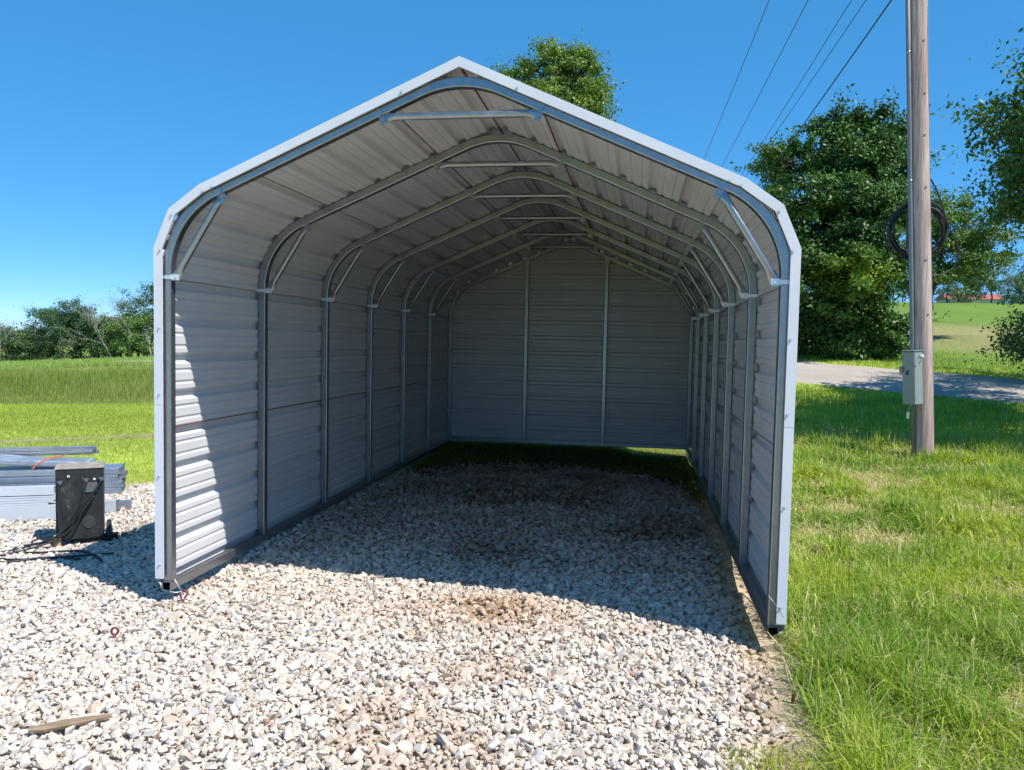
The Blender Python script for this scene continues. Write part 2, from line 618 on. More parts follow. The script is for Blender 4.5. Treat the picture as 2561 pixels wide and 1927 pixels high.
px_, py_ = np.meshgrid(np.arange(-7.6, 3.9, 0.07), np.arange(-6.0, 6.3, 0.07))
ps = poly_dist(px_, py_)
pz = H(px_, py_) - 0.012 - 0.05 * (1 - smooth01(-0.10, 0.08, ps))
keep = ps > -0.12
pi = np.arange(px_.size).reshape(px_.shape)
PQ = np.stack([pi[:-1, :-1], pi[:-1, 1:], pi[1:, 1:], pi[1:, :-1]], -1).reshape(-1, 4)
km = (keep[:-1, :-1] & keep[:-1, 1:] & keep[1:, 1:] & keep[1:, :-1]).ravel()
PQ = PQ[km]
used = np.unique(PQ)
remap = np.zeros(px_.size, int)
remap[used] = np.arange(len(used))
pv = np.stack([px_, py_, pz], -1).reshape(-1, 3)[used]
st_ = soil_shade(pv[:, 0], pv[:, 1])[:, None]
pc = np.array([0.56, 0.495, 0.42]) * (1 - st_) + np.where(pv[:, 1:2] > 0.95, np.array([0.19, 0.14, 0.105]), np.array([0.33, 0.235, 0.15])) * st_  # soil in the bed, painted darker inside where the roof shades it
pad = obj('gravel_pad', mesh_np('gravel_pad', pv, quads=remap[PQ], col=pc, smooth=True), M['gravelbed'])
tag(pad, 'pale crushed limestone gravel pad', kind='structure')


def stone_proto(k, npts, seed):
    r = np.random.default_rng(seed)
    d = r.normal(size=(npts, 3))
    d /= np.linalg.norm(d, axis=1)[:, None]
    d *= (0.80 + 0.28 * r.random((npts, 1)))
    d *= np.array([1.0, 0.62 + 0.3 * r.random(), 0.42 + 0.28 * r.random()])
    bm = bmesh.new()
    for p in d: bm.verts.new(p)
    res = bmesh.ops.convex_hull(bm, input=bm.verts)
    bmesh.ops.delete(bm, geom=[e for e in res['geom_interior'] if isinstance(e, bmesh.types.BMVert)], context='VERTS')
    bmesh.ops.triangulate(bm, faces=bm.faces)
    bm.verts.ensure_lookup_table()
    V = np.array([v.co[:] for v in bm.verts])
    F = np.array([[v.index for v in f.verts] for f in bm.faces])
    bm.free()
    return V, F


def rot_mats(n, r, tilt=0.5):
    a, b, c = r.random(n) * 6.283, r.normal(size=n) * tilt, r.normal(size=n) * tilt
    ca, sa, cb, sb, cc, sc = np.cos(a), np.sin(a), np.cos(b), np.sin(b), np.cos(c), np.sin(c)
    O, I = np.zeros(n), np.ones(n)
    Rz = np.array([[ca, -sa, O], [sa, ca, O], [O, O, I]]).transpose(2, 0, 1)
    Rx = np.array([[I, O, O], [O, cb, -sb], [O, sb, cb]]).transpose(2, 0, 1)
    Ry = np.array([[cc, O, sc], [O, I, O], [-sc, O, cc]]).transpose(2, 0, 1)
    return Rz @ Rx @ Ry


protos = [stone_proto(k, 12 + k % 4, 100 + k) for k in range(36)]
# jittered grid of stones; coarser where they are far away or in the dark
pts = []
for (x0, x1, y0, y1, step) in ((-5.2, 3.75, -3.1, 1.2, 0.0275), (-7.0, 3.7, 1.2, 6.2, 0.038), (-7.0, -5.2, -2.0, 1.2, 0.06)):
    ax, ay = np.meshgrid(np.arange(x0, x1, step), np.arange(y0, y1, step * 0.92))
    ax = ax + (np.arange(ax.shape[0]) % 2)[:, None] * step / 2
    ax = ax + (rng.random(ax.shape) - 0.5) * step * 0.9
    ay = ay + (rng.random(ay.shape) - 0.5) * step * 0.9
    pts.append(np.stack([ax.ravel(), ay.ravel()], -1))
pts = np.concatenate(pts)
sdp = poly_dist(pts[:, 0], pts[:, 1])
hp = H(pts[:, 0], pts[:, 1])
ok = (sdp > 0.02) & seen(pts[:, 0], pts[:, 1], hp, 0.06, 0.05)
ok &= rng.random(len(pts)) < np.clip(0.2 + sdp * 4.5, 0, 1)
soil_sh = soil_shade(pts[:, 0], pts[:, 1])
ok &= rng.random(len(pts)) > np.clip(soil_sh - 0.5, 0, 1) * 0.9
# a few strays scattered on the bare edge
stray = (sdp > -0.22) & (sdp <= 0.02) & seen(pts[:, 0], pts[:, 1], hp, 0.05, 0.05) & (rng.random(len(pts)) < 0.07)
sel = ok | stray
pts, hp, soil_sh = pts[sel], hp[sel], soil_sh[sel]
n = len(pts)
size = np.clip(rng.lognormal(math.log(0.0182), 0.40, n), 0.008, 0.042)
dist = np.hypot(pts[:, 0] - CAM[0], pts[:, 1] - CAM[1])
size *= np.where(pts[:, 1] > 1.2, 1.12, 1.0)
zc = hp + size * (0.05 + 0.35 * rng.random(n)) + 0.008 * rng.random(n)
tone = rng.random(n)
base = np.array([0.615, 0.55, 0.482])
warm = np.array([0.58, 0.455, 0.345])
grey = np.array([0.44, 0.435, 0.43])
brown = np.array([0.46, 0.315, 0.20])
mixw = rng.random((n, 1)) ** 1.8 * 0.7
mixg = (rng.random((n, 1)) < 0.14) * rng.random((n, 1))
sc_ = base * (1 - mixw) + warm * mixw
sc_ = sc_ * (1 - mixg) + grey * mixg
blue = smooth01(0.4, 0.7, fnoise(pts[:, 0] + 40, pts[:, 1], 1.6))[:, None]
sc_ = sc_ * (1 - 0.2 * blue) + np.array([0.62, 0.595, 0.57]) * 0.2 * blue
sc_ = sc_ * (1 - soil_sh[:, None] * 0.85) + np.where(pts[:, 1:2] > 0.95, np.array([0.25, 0.185, 0.14]), brown) * (0.8 + 0.5 * rng.random((n, 1))) * soil_sh[:, None] * 0.85  # soil tint; the deeper brown inside also paints shade onto the stones
sc_ *= (0.86 + 0.22 * tone)[:, None]
red = rng.random(n) < 0.003
sc_[red] = np.array([0.36, 0.21, 0.15])
Rm = rot_mats(n, rng)
pk = rng.integers(0, len(protos), n)
# the stones that show largest in the photograph are pieces of their own
inview = seen(pts[:, 0], pts[:, 1], hp, -0.01, -0.01)
show = np.where(inview, size / dist, 0)
single = np.zeros(n, bool)
single[np.argsort(-show)[:300]] = True
VV, FF, CC = [], [], []
off = 0
for k, (PV, PF) in enumerate(protos):
    s = np.nonzero((pk == k) & ~single)[0]
    if not len(s): continue
    W_ = np.einsum('nij,vj->nvi', Rm[s], PV) * size[s][:, None, None]
    W_[:, :, 0] += pts[s, 0][:, None]
    W_[:, :, 1] += pts[s, 1][:, None]
    W_[:, :, 2] += zc[s][:, None]
    VV.append(W_.reshape(-1, 3))
    FF.append((PF[None] + (np.arange(len(s)) * len(PV))[:, None, None] + off).reshape(-1, 3))
    CC.append(np.repeat(sc_[s], len(PV), axis=0))
    off += len(s) * len(PV)
lay = obj('stone_layer', mesh_np('stone_layer', np.concatenate(VV), tris=np.concatenate(FF), col=np.concatenate(CC)), M['stone'], pad)
tag(lay, 'loose crushed limestone', kind='stuff')
# single stones share mesh data per shape and tint
cache = {}
for i in np.nonzero(single)[0]:
    k = int(pk[i]) % 24
    if k not in cache:
        PV, PF = protos[k]
        cache[k] = mesh_np('stone', PV, tris=PF, col=np.repeat(sc_[i][None], len(PV), axis=0))
        cache[k].materials.append(M['stone'])
    o = bpy.data.objects.new('stone', cache[k])
    COL.objects.link(o)
    o.parent = pad
    R3 = Matrix([list(map(float, row)) for row in Rm[i]])
    o.matrix_basis = Matrix.Translation((float(pts[i, 0]), float(pts[i, 1]), float(zc[i]))) @ R3.to_4x4() @ Matrix.Diagonal((size[i], size[i], size[i], 1))
print('stones', n, 'tris', sum(len(f) for f in FF))


# ------------------------------------------------------------------ carport
W_, ZB = 3.66, 0.0
XC, ZR, SL = 1.83, 3.116, 0.436
CA = math.cos(math.atan(SL))
SP, Y0, NF = 1.2182, 0.03, 7
YE0, YE1 = -0.012, Y0 + SP * 6 + 0.085
TB = 0.057
carport = empty('carport', (XC, 3.7, 0), 'long open-fronted white sheet-metal carport on a galvanised tube frame', 'carport')


def profile(d, z0, re, rr, segs=14):
    """outline of the section at distance d inside the sheet line"""
    zr = ZR - d / CA
    ze = zr - SL * (XC - d)
    return fillet([(d, z0), (d, ze), (XC, zr), (W_ - d, ze), (W_ - d, z0)], [re - d, rr, re - d], segs)


RE = 0.57
# --- sheets running lengthwise, laid from the foot of each wall to the ridge
half = fillet([(0, 0.015), (0, ZR - SL * XC), (XC, ZR)], [RE], 20)
hs_ = [0.0]
for a, b in zip(half[:-1], half[1:]): hs_.append(hs_[-1] + (b - a).length)
HL = hs_[-1]
hx = np.array([p.x for p in half]); hz = np.array([p.y for p in half]); hs_ = np.array(hs_)


def path_at(s):
    x, z = np.interp(s, hs_, hx), np.interp(s, hs_, hz)
    e = 0.012
    tx = np.interp(np.minimum(s + e, HL), hs_, hx) - np.interp(np.maximum(s - e, 0), hs_, hx)
    tz = np.interp(np.minimum(s + e, HL), hs_, hz) - np.interp(np.maximum(s - e, 0), hs_, hz)
    q = np.hypot(tx, tz)
    return x, z, -tz / q, tx / q


PITCH_R, RIBH = 0.2286, 0.030
bp = [(-0.036, 0.0), (-0.020, RIBH), (0.020, RIBH), (0.036, 0.0)]
for k in (1, 2):
    c0 = k * PITCH_R / 3
    bp += [(c0 - 0.013, 0.0), (c0 - 0.007, 0.006), (c0 + 0.007, 0.006), (c0 + 0.013, 0.0)]


def rib_profile(a, b):
    """(s, height) pairs of the ribbed sheet between a and b"""
    out = {}
    k0 = int(math.floor(a / PITCH_R)) - 1
    pts_ = []
    for k in range(k0, int(b / PITCH_R) + 2):
        for s, h in bp: pts_.append((k * PITCH_R + s, h))
    S = np.array([p[0] for p in pts_]); Hh = np.array([p[1] for p in pts_])
    ss = [a] + [s for s in S if a < s < b] + [b]
    ss += [s for s in np.arange(a, b, 0.03)]
    ss = np.array(sorted(set(np.round(ss, 5))))
    return ss, np.interp(ss, S, Hh)


YS = np.linspace(YE0, YE1, 25)


def grid_mesh(name, X, Yg, Z):
    i = np.arange(X.size).reshape(X.shape)
    q = np.stack([i[:-1, :-1], i[:-1, 1:], i[1:, 1:], i[1:, :-1]], -1).reshape(-1, 4)
    return mesh_np(name, np.stack([X, Yg, Z], -1), quads=q)


S0 = 0.045
seams = [0.0, S0 + 0.9144, S0 + 1.8288, S0 + 2.7432, S0 + 3.6576, HL]
for side in (0, 1):
    for k in range(5):
        a = seams[k] - (0.034 if k else 0.0)
        b = seams[k + 1] + (0.028 if k < 4 else 0.0)
        ss, hh = rib_profile(a - S0, b - S0)
        ss = ss + S0
        offs = 0.0008 + 0.0016 * (k % 2)
        r2 = np.random.default_rng(50 + k + 10 * side)
        x, z, nx_, nz_ = path_at(np.clip(ss, 0, HL))
        wav = (np.array([[vnoise(s * 0.8 + 11 * k, y * 0.9 + 31 * side, 0.8) for y in YS] for s in ss]) - 0.5) * 0.0014
        d = (hh + offs)[:, None] + wav
        X = x[:, None] + nx_[:, None] * d
        Z = z[:, None] + nz_[:, None] * d
        if side: X = W_ - X
        Yg = np.repeat(YS[None], len(ss), axis=0)
        nm = 'wall_panel' if k < 2 else 'roof_panel'
        o = obj(nm, grid_mesh(nm, X, Yg, Z), M['panel'], carport)
        md = o.modifiers.new('sheet', 'SOLIDIFY')
        md.thickness = 0.0007
        md.offset = 0
        # the raw lower edge of the overlapping sheet shows inside as a thin line
        if k < 4:
            s_e = b
            xe, ze, ne, me_ = [float(np.ravel(q)[0]) for q in path_at(np.array([s_e]))]
            mb = MB()
            dd = 0.0035
            red = (side == 0 and k in (0, 3)) or (side == 1 and k == 3)
            tx, tz = me_, -ne
            P = [(xe + ne * (-dd) - tx * q, ze + me_ * (-dd) - tz * q) for q in (-0.0022, 0.0022)] + \
                [(xe + ne * 0.006 - tx * q, ze + me_ * 0.006 - tz * q) for q in (0.0022, -0.0022)]
            if side: P = [(W_ - px, pz2) for px, pz2 in P]
            mb.add([(px, yy, pz2) for yy in (YE0 + 0.07, YE1 - 0.07) for px, pz2 in P],
                   [(0, 1, 5, 4), (1, 2, 6, 5), (2, 3, 7, 6), (3, 0, 4, 7), (0, 3, 2, 1), (4, 5, 6, 7)])
            mb.build('sheet_edge', M['red_edge'] if red else M['dark_edge'], o)
# ridge line lap, reddish underneath
mb = MB()
mb.box((XC, (YE0 + YE1) / 2, ZR - 0.004), (0.010, YE1 - YE0 - 0.14, 0.006))
mb.build('ridge_seam', M['red_edge'], carport)

# --- back wall sheets, clipped to the section outline
yb = Y0 + SP * 6 + TB / 2 + 0.002


def x_range(z):
    zz = ZR - 0.004
    if z <= hz[0]: return -0.004, W_ + 0.004
    s = np.interp(z, hz, hx)
    return float(s) - 0.014, W_ - float(s) + 0.014


for k in range(4):
    a = 0.045 + 0.9144 * k - (0.03 if k else 0)
    b = min(0.045 + 0.9144 * (k + 1) + 0.02, ZR + 0.004)
    ss, hh = rib_profile(a - 0.045, b - 0.045)
    ss = ss + 0.045
    hh = hh * 1.5
    rows = []
    for s, h in zip(ss, hh):
        xa, xb = x_range(min(s, ZR))
        rows.append([(xa + (xb - xa) * t, yb + h + 0.0008 + 0.0016 * (k % 2) + (vnoise(t * 7 + k, s * 3, 0.7) - 0.5) * 0.002, s) for t in np.linspace(0, 1, 13)])
    A = np.array(rows)
    o = obj('end_panel', grid_mesh('end_panel', A[..., 0], A[..., 1], A[..., 2]), M['panel'], carport)
    md = o.modifiers.new('sheet', 'SOLIDIFY')
    md.thickness = 0.0007
    md.offset = 0

# --- base rails (hollow square tube), back rail, back posts
def hollow_rail(p0, p1, name):
    mb = MB()
    d = (Vector(p1) - Vector(p0)).normalized()
    o_, i_ = rsq(TB, TB, 0.006), rsq(TB - 0.006, TB - 0.006, 0.004)
    m = len(o_)
    P0, P1 = Vector(p0), Vector(p1)
    mb.sweep([P0, P1], o_, (0, 0, 1), cap=False)
    b0 = len(mb.v)
    mb.sweep([P0 + d * 0.0005, P0 + d * 0.45], i_, (0, 0, 1), cap=False)
    mb.sweep([P1 - d * 0.45, P1 - d * 0.0005], i_, (0, 0, 1), cap=False)
    # rims
    mb.f += [(q, (q + 1) % m, b0 + (q + 1) % m, b0 + q) for q in range(m)]
    e0, e1 = m, b0 + 3 * m
    mb.f += [(e0 + q, e0 + (q + 1) % m, e1 + (q + 1) % m, e1 + q) for q in range(m)]
    return mb.build(name, M['galv'], carport)


XI = 0.002 + TB / 2
hollow_rail((XI, -0.012, TB / 2), (XI, YE1 - 0.06, TB / 2), 'base_rail')
hollow_rail((W_ - XI, -0.012, TB / 2), (W_ - XI, YE1 - 0.06, TB / 2), 'base_rail')
hollow_rail((TB + 0.004, Y0 + SP * 6, 0.046 + TB / 2), (W_ - TB - 0.004, Y0 + SP * 6, 0.046 + TB / 2), 'end_rail')
for x in (1.20, 2.385):
    zt = ZR - SL * abs(x - XC) - TB / CA - 0.004
    mb = MB()
    mb.sweep([(x, Y0 + SP * 6, 0.046 + TB + 0.001), (x, Y0 + SP * 6, zt)], rsq(TB, TB), (0, 1, 0))
    o = mb.build('end_post', M['galv'], carport)
    b = MB()
    b.box((x, Y0 + SP * 6 - TB / 2 - 0.004, zt - 0.02), (0.066, 0.006, 0.11))
    b.build('post_bracket', M['galv'], o, bevel=0.002)

# --- legs and roof bows
leg_mb = MB()
leg_mb.sweep([(0, 0, TB + 0.001), (0, 0, 0.7), (0, 0, 1.90)], rsq(TB - 0.0015, TB - 0.0015), (0, 1, 0))
leg_me = leg_mb.mesh('leg')
leg_me.materials.append(M['galv'])
cpath = profile(XI, 1.78, RE, 0.60)
bow_path = [(p.x, 0, p.y) for p in cpath]
bow_mb = MB()
bow_mb.sweep(bow_path, rsq(TB + 0.0005, TB + 0.0005, 0.007, 3), (0, 1, 0))
bow_me = bow_mb.mesh('roof_bow')
bow_me.materials.append(M['galv'])
for me in (leg_me, bow_me):
    for p in me.polygons: p.use_smooth = len(p.vertices) == 4
    me.set_sharp_from_angle(angle=math.radians(15))


def brace_mesh(p, q, r, name, up=(0, 1, 0)):
    """round tube whose ends are pressed flat"""
    p, q = Vector(p), Vector(q)
    L = (q - p).length
    path, secs = [], []
    for t in (0, 0.02, 0.05, 0.09, 0.14, 0.2):
        path.append(t)
    path = [0, 0.028 / L, 0.04 / L, 0.055 / L, 0.085 / L, 0.5]
    path = path + [1 - t for t in reversed(path[:-1])]
    fl = [1, 1, 0.8, 0.45, 0.0, 0.0, 0.0, 0.45, 0.8, 1, 1]
    P = []
    for t, f in zip(path, fl):
        P.append(p.lerp(q, t))
        ty = r * (1 - f) + 0.004 * f
        tc = r * (1 - f) + r * 1.3 * f
        secs.append([(ty * math.cos(2 * math.pi * k / 12), tc * math.sin(2 * math.pi * k / 12)) for k in range(12)])
    mb = MB()
    mb.sweep(P, secs, up)
    me = mb.mesh(name, True)
    me.materials.append(M['galv'])
    me.set_sharp_from_angle(angle=math.radians(60))
    return me


inn = 0.002 + TB
zin = lambda x: ZR - SL * abs(x - XC) - TB / CA  # underside of the bow on the slope
kneeL = brace_mesh((inn + 0.022, -0.012, 1.925), (0.392, -0.012, zin(0.392) - 0.006), 0.0215, 'knee_brace')
kneeR = brace_mesh((W_ - inn - 0.022, -0.012, 1.925), (W_ - 0.392, -0.012, zin(0.392) - 0.006), 0.0215, 'knee_brace')
cz = zin(1.385) - 0.012
collar = brace_mesh((1.375, -0.012, cz), (W_ - 1.375, -0.012, cz), 0.0215, 'collar_tie')


def clamp_mesh(c, ang, s, mt='galv'):
    """band around the tube with a tab and a bolt"""
    mb = MB()
    R = Matrix.Rotation(-ang, 3, 'Y')
    c = Vector(c)
    t = 0.0035
    w = TB + 0.002
    for dx, dy, sx, sy in ((w / 2 + t / 2, 0, t, w + 2 * t), (-w / 2 - t / 2, 0, t, w + 2 * t), (0, w / 2 + t / 2, w, t), (0, -w / 2 - t / 2, w, t)):
        mb.box(c + R @ Vector((dx, dy, 0)), (sx, sy, 0.022), R)
    mb.box(c + R @ Vector((s * (w / 2 + 0.024), -0.018, 0)), (0.05, 0.006, 0.036), R)
    mb.tube([c + R @ Vector((s * (w / 2 + 0.03), -0.034, 0)), c + R @ Vector((s * (w / 2 + 0.03), 0.004, 0))], 0.0075, 6, (0, 0, 1))
    me = mb.mesh('brace_clamp')
    me.materials.append(M[mt])
    return me


sa = math.atan(SL)
xk = 0.375
clamps = [clamp_mesh((XI, 0, 1.925), 0, 1, 'galv_bright'), clamp_mesh((W_ - XI, 0, 1.925), 0, -1, 'galv_bright'),
          clamp_mesh((xk, 0, zin(xk) + TB / 2 / CA), sa - math.pi / 2, 1), clamp_mesh((W_ - xk, 0, zin(xk) + TB / 2 / CA), math.pi / 2 - sa, -1),
          clamp_mesh((1.36, 0, zin(1.36) + TB / 2 / CA), sa - math.pi / 2, 1), clamp_mesh((W_ - 1.36, 0, zin(1.36) + TB / 2 / CA), math.pi / 2 - sa, -1)]
sl_mb = MB()
xs = 2.62
dirv = Vector((CA, 0, -math.sin(sa)))
cc = Vector((xs, 0, zin(xs) + TB / 2 / CA))
sl_mb.sweep([cc - dirv * 0.0015, cc + dirv * 0.0015], rsq(TB + 0.003, TB + 0.003, 0.011), (0, 1, 0))
sleeve = sl_mb.mesh('splice_line')
sleeve.materials.append(M['dark_edge'])

for i in range(NF):
    y = Y0 + SP * i
    for x in (XI, W_ - XI):
        o = bpy.data.objects.new('leg', leg_me)
        COL.objects.link(o)
        o.location = (x, y, 0)
        put(o, carport)
    bow = bpy.data.objects.new('roof_bow', bow_me)
    COL.objects.link(bow)
    bow.location = (0, y, 0)
    put(bow, carport)
    subs = [('splice_line', sleeve)]
    if i < NF - 1:
        subs += [('knee_brace', kneeL), ('knee_brace', kneeR), ('collar_tie', collar)] + [('brace_clamp', c) for c in clamps]
    for nm, me in subs:
        o = bpy.data.objects.new(nm, me)
        COL.objects.link(o)
        o.parent = bow

# --- white corner trim around the open front
def trim_seg(p, q, w0=0.0, ends=(0, 0), name='rake_trim'):
    """flat face towards the viewer with a return over the sheet; p, q on the outer line (x, z)"""
    p, q = Vector(p), Vector(q)
    mb = MB()
    d = (q - p).normalized()
    nrm_ = Vector((d.y, -d.x))
    ctr = Vector((XC, 1.6))
    if (ctr - p).dot(nrm_) < 0: nrm_ = -nrm_
    w = 0.052
    y0, y1, th = -0.026, 0.055, 0.0012
    pi_, qi_ = p + nrm_ * w + d * ends[0], q + nrm_ * w - d * ends[1]
    F = [(p.x, y0, p.y), (q.x, y0, q.y), (qi_.x, y0, qi_.y), (pi_.x, y0, pi_.y)]
    Bk = [(a, y0 + th, c) for a, _, c in F]
    mb.add(F + Bk, [(0, 1, 2, 3), (7, 6, 5, 4), (3, 2, 6, 7), (0, 3, 7, 4), (1, 5, 6, 2), (0, 4, 5, 1)])
    # hem and return
    lip = [(a, y0 + 0.012, c) for a, _, c in (F[3], F[2])]
    mb.add([F[3], F[2], lip[1], lip[0]], [(0, 1, 2, 3)])
    o2 = nrm_ * 0.0012
    T = [(p.x, y0, p.y), (q.x, y0, q.y), (q.x, y1, q.y), (p.x, y1, p.y)]
    T2 = [(a + o2.x, b + 0.001, c + o2.y) for a, b, c in T]
    mb.add(T + T2, [(3, 2, 1, 0), (4, 5, 6, 7), (2, 3, 7, 6), (0, 4, 7, 3), (1, 2, 6, 5)])
    return mb.build(name, M['trim'], carport)


L1, L2, L3, L4, PK = (-0.034, 0.078), (-0.034, 1.15), (-0.034, 2.10), (0.063, 2.329), (0.260, 2.470)
pk = (XC, ZR + 0.043)
mir = lambda p: (W_ - p[0], p[1])
tn = lambda a: 0.052 * math.tan(math.radians(a) / 2)
trims = []
for f in (lambda p: p, mir):
    trims.append(trim_seg(f(L1), f((L2[0], L2[1] - 0.001)), name='corner_trim'))
    trims.append(trim_seg(f((L2[0], L2[1] + 0.001)), f(L3), ends=(0, tn(23)), name='corner_trim'))
    trims.append(trim_seg(f(L3), f(L4), ends=(tn(23), tn(31)), name='corner_trim'))
    trims.append(trim_seg(f(L4), f(PK), ends=(tn(31), tn(13)), name='corner_trim'))
    trims.append(trim_seg(f(PK), pk, ends=(tn(13), tn(47)), name='rake_trim'))


def back_trim(p, q):
    p, q = Vector(p), Vector(q)
    d = (q - p).normalized()
    nv = Vector((d.y, -d.x))
    if (Vector((XC, 1.6)) - p).dot(nv) < 0: nv = -nv
    mb = MB()
    y0, y1 = YE1 - 0.05, YE1 + 0.010
    P = [(p.x, y0, p.y), (q.x, y0, q.y), (q.x, y1, q.y), (p.x, y1, p.y)]
    a, b = p + nv * 0.07, q + nv * 0.07
    P2 = [(p.x, y1 - 0.001, p.y), (q.x, y1 - 0.001, q.y), (b.x, y1 - 0.001, b.y), (a.x, y1 - 0.001, a.y)]
    mb.add(P, [(0, 1, 2, 3)])
    mb.add(P2, [(0, 1, 2, 3)])
    mb.build('end_trim', M['trim'], carport)


for f in (lambda p: p, mir):
    for p, q in ((L1, L3), (L3, L4), (L4, PK), (PK, pk)): back_trim(f(p), f(q))


def screw_mesh():
    mb = MB()
    mb.tube([(0, -0.001, 0), (0, 0.0015, 0)], 0.0085, 10, (0, 0, 1))
    mb.tube([(0, -0.0065, 0), (0, -0.001, 0)], 0.0055, 6, (0, 0, 1))
    me = mb.mesh('screw')
    me.materials.append(M['galv_bright'])
    return me


scr = screw_mesh()


def screw(t, x, z):
    o = bpy.data.objects.new('screw', scr)
    COL.objects.link(o)
    o.location = (x, -0.0278, z)
    put(o, t)


for s, f in ((0, lambda p: p), (5, mir)):
    for z in (0.17, 0.72): screw(trims[s], f((-0.002, z))[0], z)
    for z in (1.22, 1.62): screw(trims[s + 1], f((0.002, z))[0], z)
    for t, p in ((1, (0.008, 2.085)), (2, (0.085, 2.295)), (3, (0.285, 2.432)), (4, (0.345, 2.458)), (4, (1.50, 2.975))):
        screw(trims[s + t], f(p)[0], p[1])

# ground anchors and strap wires at the front feet, lying on the gravel
def ring(name, c, r, t, label, tilt):
    mb = MB()
    R = Matrix.Rotation(tilt[0], 3, 'Z') @ Matrix.Rotation(tilt[1], 3, 'X')
    P = [Vector(c) + R @ Vector((r * math.cos(a), 0, r * 1.25 * math.sin(a))) for a in np.linspace(0, 2 * math.pi, 18, endpoint=False)]
    mb.tube(P, t, 8, R @ Vector((0, 1, 0)), closed=True)
    e = empty(name, (c[0], c[1], float(H(c[0], c[1]))), label, 'ground anchor')
    mb.build('eye', M['redpaint'], e, True)
    sh = MB()
    bt = Vector(c) + R @ Vector((0, 0, -1.25 * r))
    sh.tube([bt + Vector((0, 0, 0.004)), bt - Vector((0.01, 0.0, 0.10))], t * 1.05, 8)
    sh.build('shaft', M['redpaint'], e, True)
    return e


a1 = ring('ground_anchor', (0.118, 0.035, -0.03), 0.019, 0.0065, 'red iron eye anchor wired to the foot of the left wall', (0.2, -0.5))
wire = MB()
for p0, p1 in (((0.085, -0.008, 0.075), (0.112, 0.02, -0.005)), ((0.112, 0.02, -0.005), (0.155, -0.03, -0.035)), ((0.06, -0.02, 0.0), (0.112, 0.02, -0.008))):
    wire.tube([p0, tuple((np.array(p0) + np.array(p1)) / 2 + np.array([0.003, 0, -0.006])), p1], 0.0028, 6)
wire.build('tie_wire', M['galv_bright'], a1, True)
ring('ground_anchor', (0.118, -0.615, -0.024), 0.016, 0.0065, 'red iron eye anchor standing alone in the sunlit gravel', (0.5, 0.1))
mb = MB()
mb.tube([(3.62, -0.62, -0.12), (3.624, -0.625, -0.05), (3.626, -0.627, -0.028)], [0.008, 0.009, 0.009], 10)
mb.tube([(3.626, -0.627, -0.032), (3.626, -0.627, -0.024)], [0.012, 0.011], 10)
tag(mb.build('ground_stake', M['redpaint'], None, True), 'short red-brown iron stake at the gravel edge beside the grass', 'stake')
mb = MB()
mb.tube([(3.588, -0.055, 0.245), (3.625, -0.06, 0.20), (3.672, -0.06, 0.128)], 0.0016, 5)
mb.build('tie_wire', M['galv_dull'], carport, True)

# ------------------------------------------------------------------ scrap wood splinter
mb = MB()
ctr = [(0.455, -1.615), (0.50, -1.585), (0.56, -1.535), (0.62, -1.49), (0.665, -1.462), (0.70, -1.437)]
hw = [0.012, 0.026, 0.03, 0.022, 0.014, 0.004]
secs, pth = [], []
for (x, y), h in zip(ctr, hw):
    pth.append((x, y, float(H(x, y)) + 0.035))
    secs.append([(0.008, -h), (0.011, -h * 0.3), (0.010, h * 0.5), (0.006, h), (-0.006, h * 0.9), (-0.007, -h * 0.9)])
mb.sweep(pth, secs, (0, 0, 1))
tag(mb.build('wood_splinter', M['scrapwood']), 'weathered brown splinter of wood lying on the gravel', 'wood')

# ------------------------------------------------------------------ welding machine left of the carport
WB = Vector((-1.345, 1.0, 0))
wz = float(H(-1.35, 1.05))
welder = empty('welding_machine', (-1.36, 1.05, wz), 'scuffed black welding machine on small wheels beside the steel pile', 'welder')
Rw = Matrix.Rotation(math.radians(35), 3, 'Z')
ww, wd, wh = 0.325, 0.28, 0.545


def wp(x, y, z):
    """welder coordinates: x to the right, y backwards, z up"""
    p = Rw @ Vector((x, y, 0))
    return Vector((WB.x + p.x, WB.y + p.y, wz + 0.055 + z))


mb = MB()
mb.box(wp(0, wd / 2, wh / 2), (ww, wd, wh), Rw)
mb.build('case', M['case'], welder, bevel=0.008)
mb = MB()
mb.box(wp(0, wd / 2, wh + 0.006), (ww + 0.012, wd + 0.012, 0.012), Rw)
mb.build('lid', M['dusty_top'], welder, bevel=0.003)
mb = MB()
mb.box(wp(0.07, -0.003, 0.40), (0.10, 0.006, 0.075), Rw)
mb.build('name_plate', M['plate'], welder)
gr = MB()
for k in range(7):
    gr.tube([wp(0.06 + 0.045 * math.cos(a) * (k + 1) / 7, -0.004, 0.13 + 0.045 * math.sin(a) * (k + 1) / 7) for a in np.linspace(0, 2 * math.pi, 20, endpoint=False)], 0.0015, 5, Rw @ Vector((0, 1, 0)), closed=True)
gr.build('fan_grille', M['plate'], welder)
for x, z in ((-0.13, 0.445), (0.045, 0.455), (0.15, 0.46)):
    s = MB()
    s.tube([wp(x, -0.03, z), wp(x, 0.0, z)], [0.012, 0.017], 10, (0, 0, 1))
    s.box(wp(x, -0.02, z + 0.012), (0.042, 0.012, 0.007), Rw)
    s.build('cable_socket', M['plate'], welder)
for x, z in ((-0.075, 0.49), (0.10, 0.46)):
    s = MB()
    s.tube([wp(x, -0.012, z), wp(x, 0.0, z)], 0.009, 10, (0, 0, 1))
    s.build('control_knob', M['white'], welder, True)
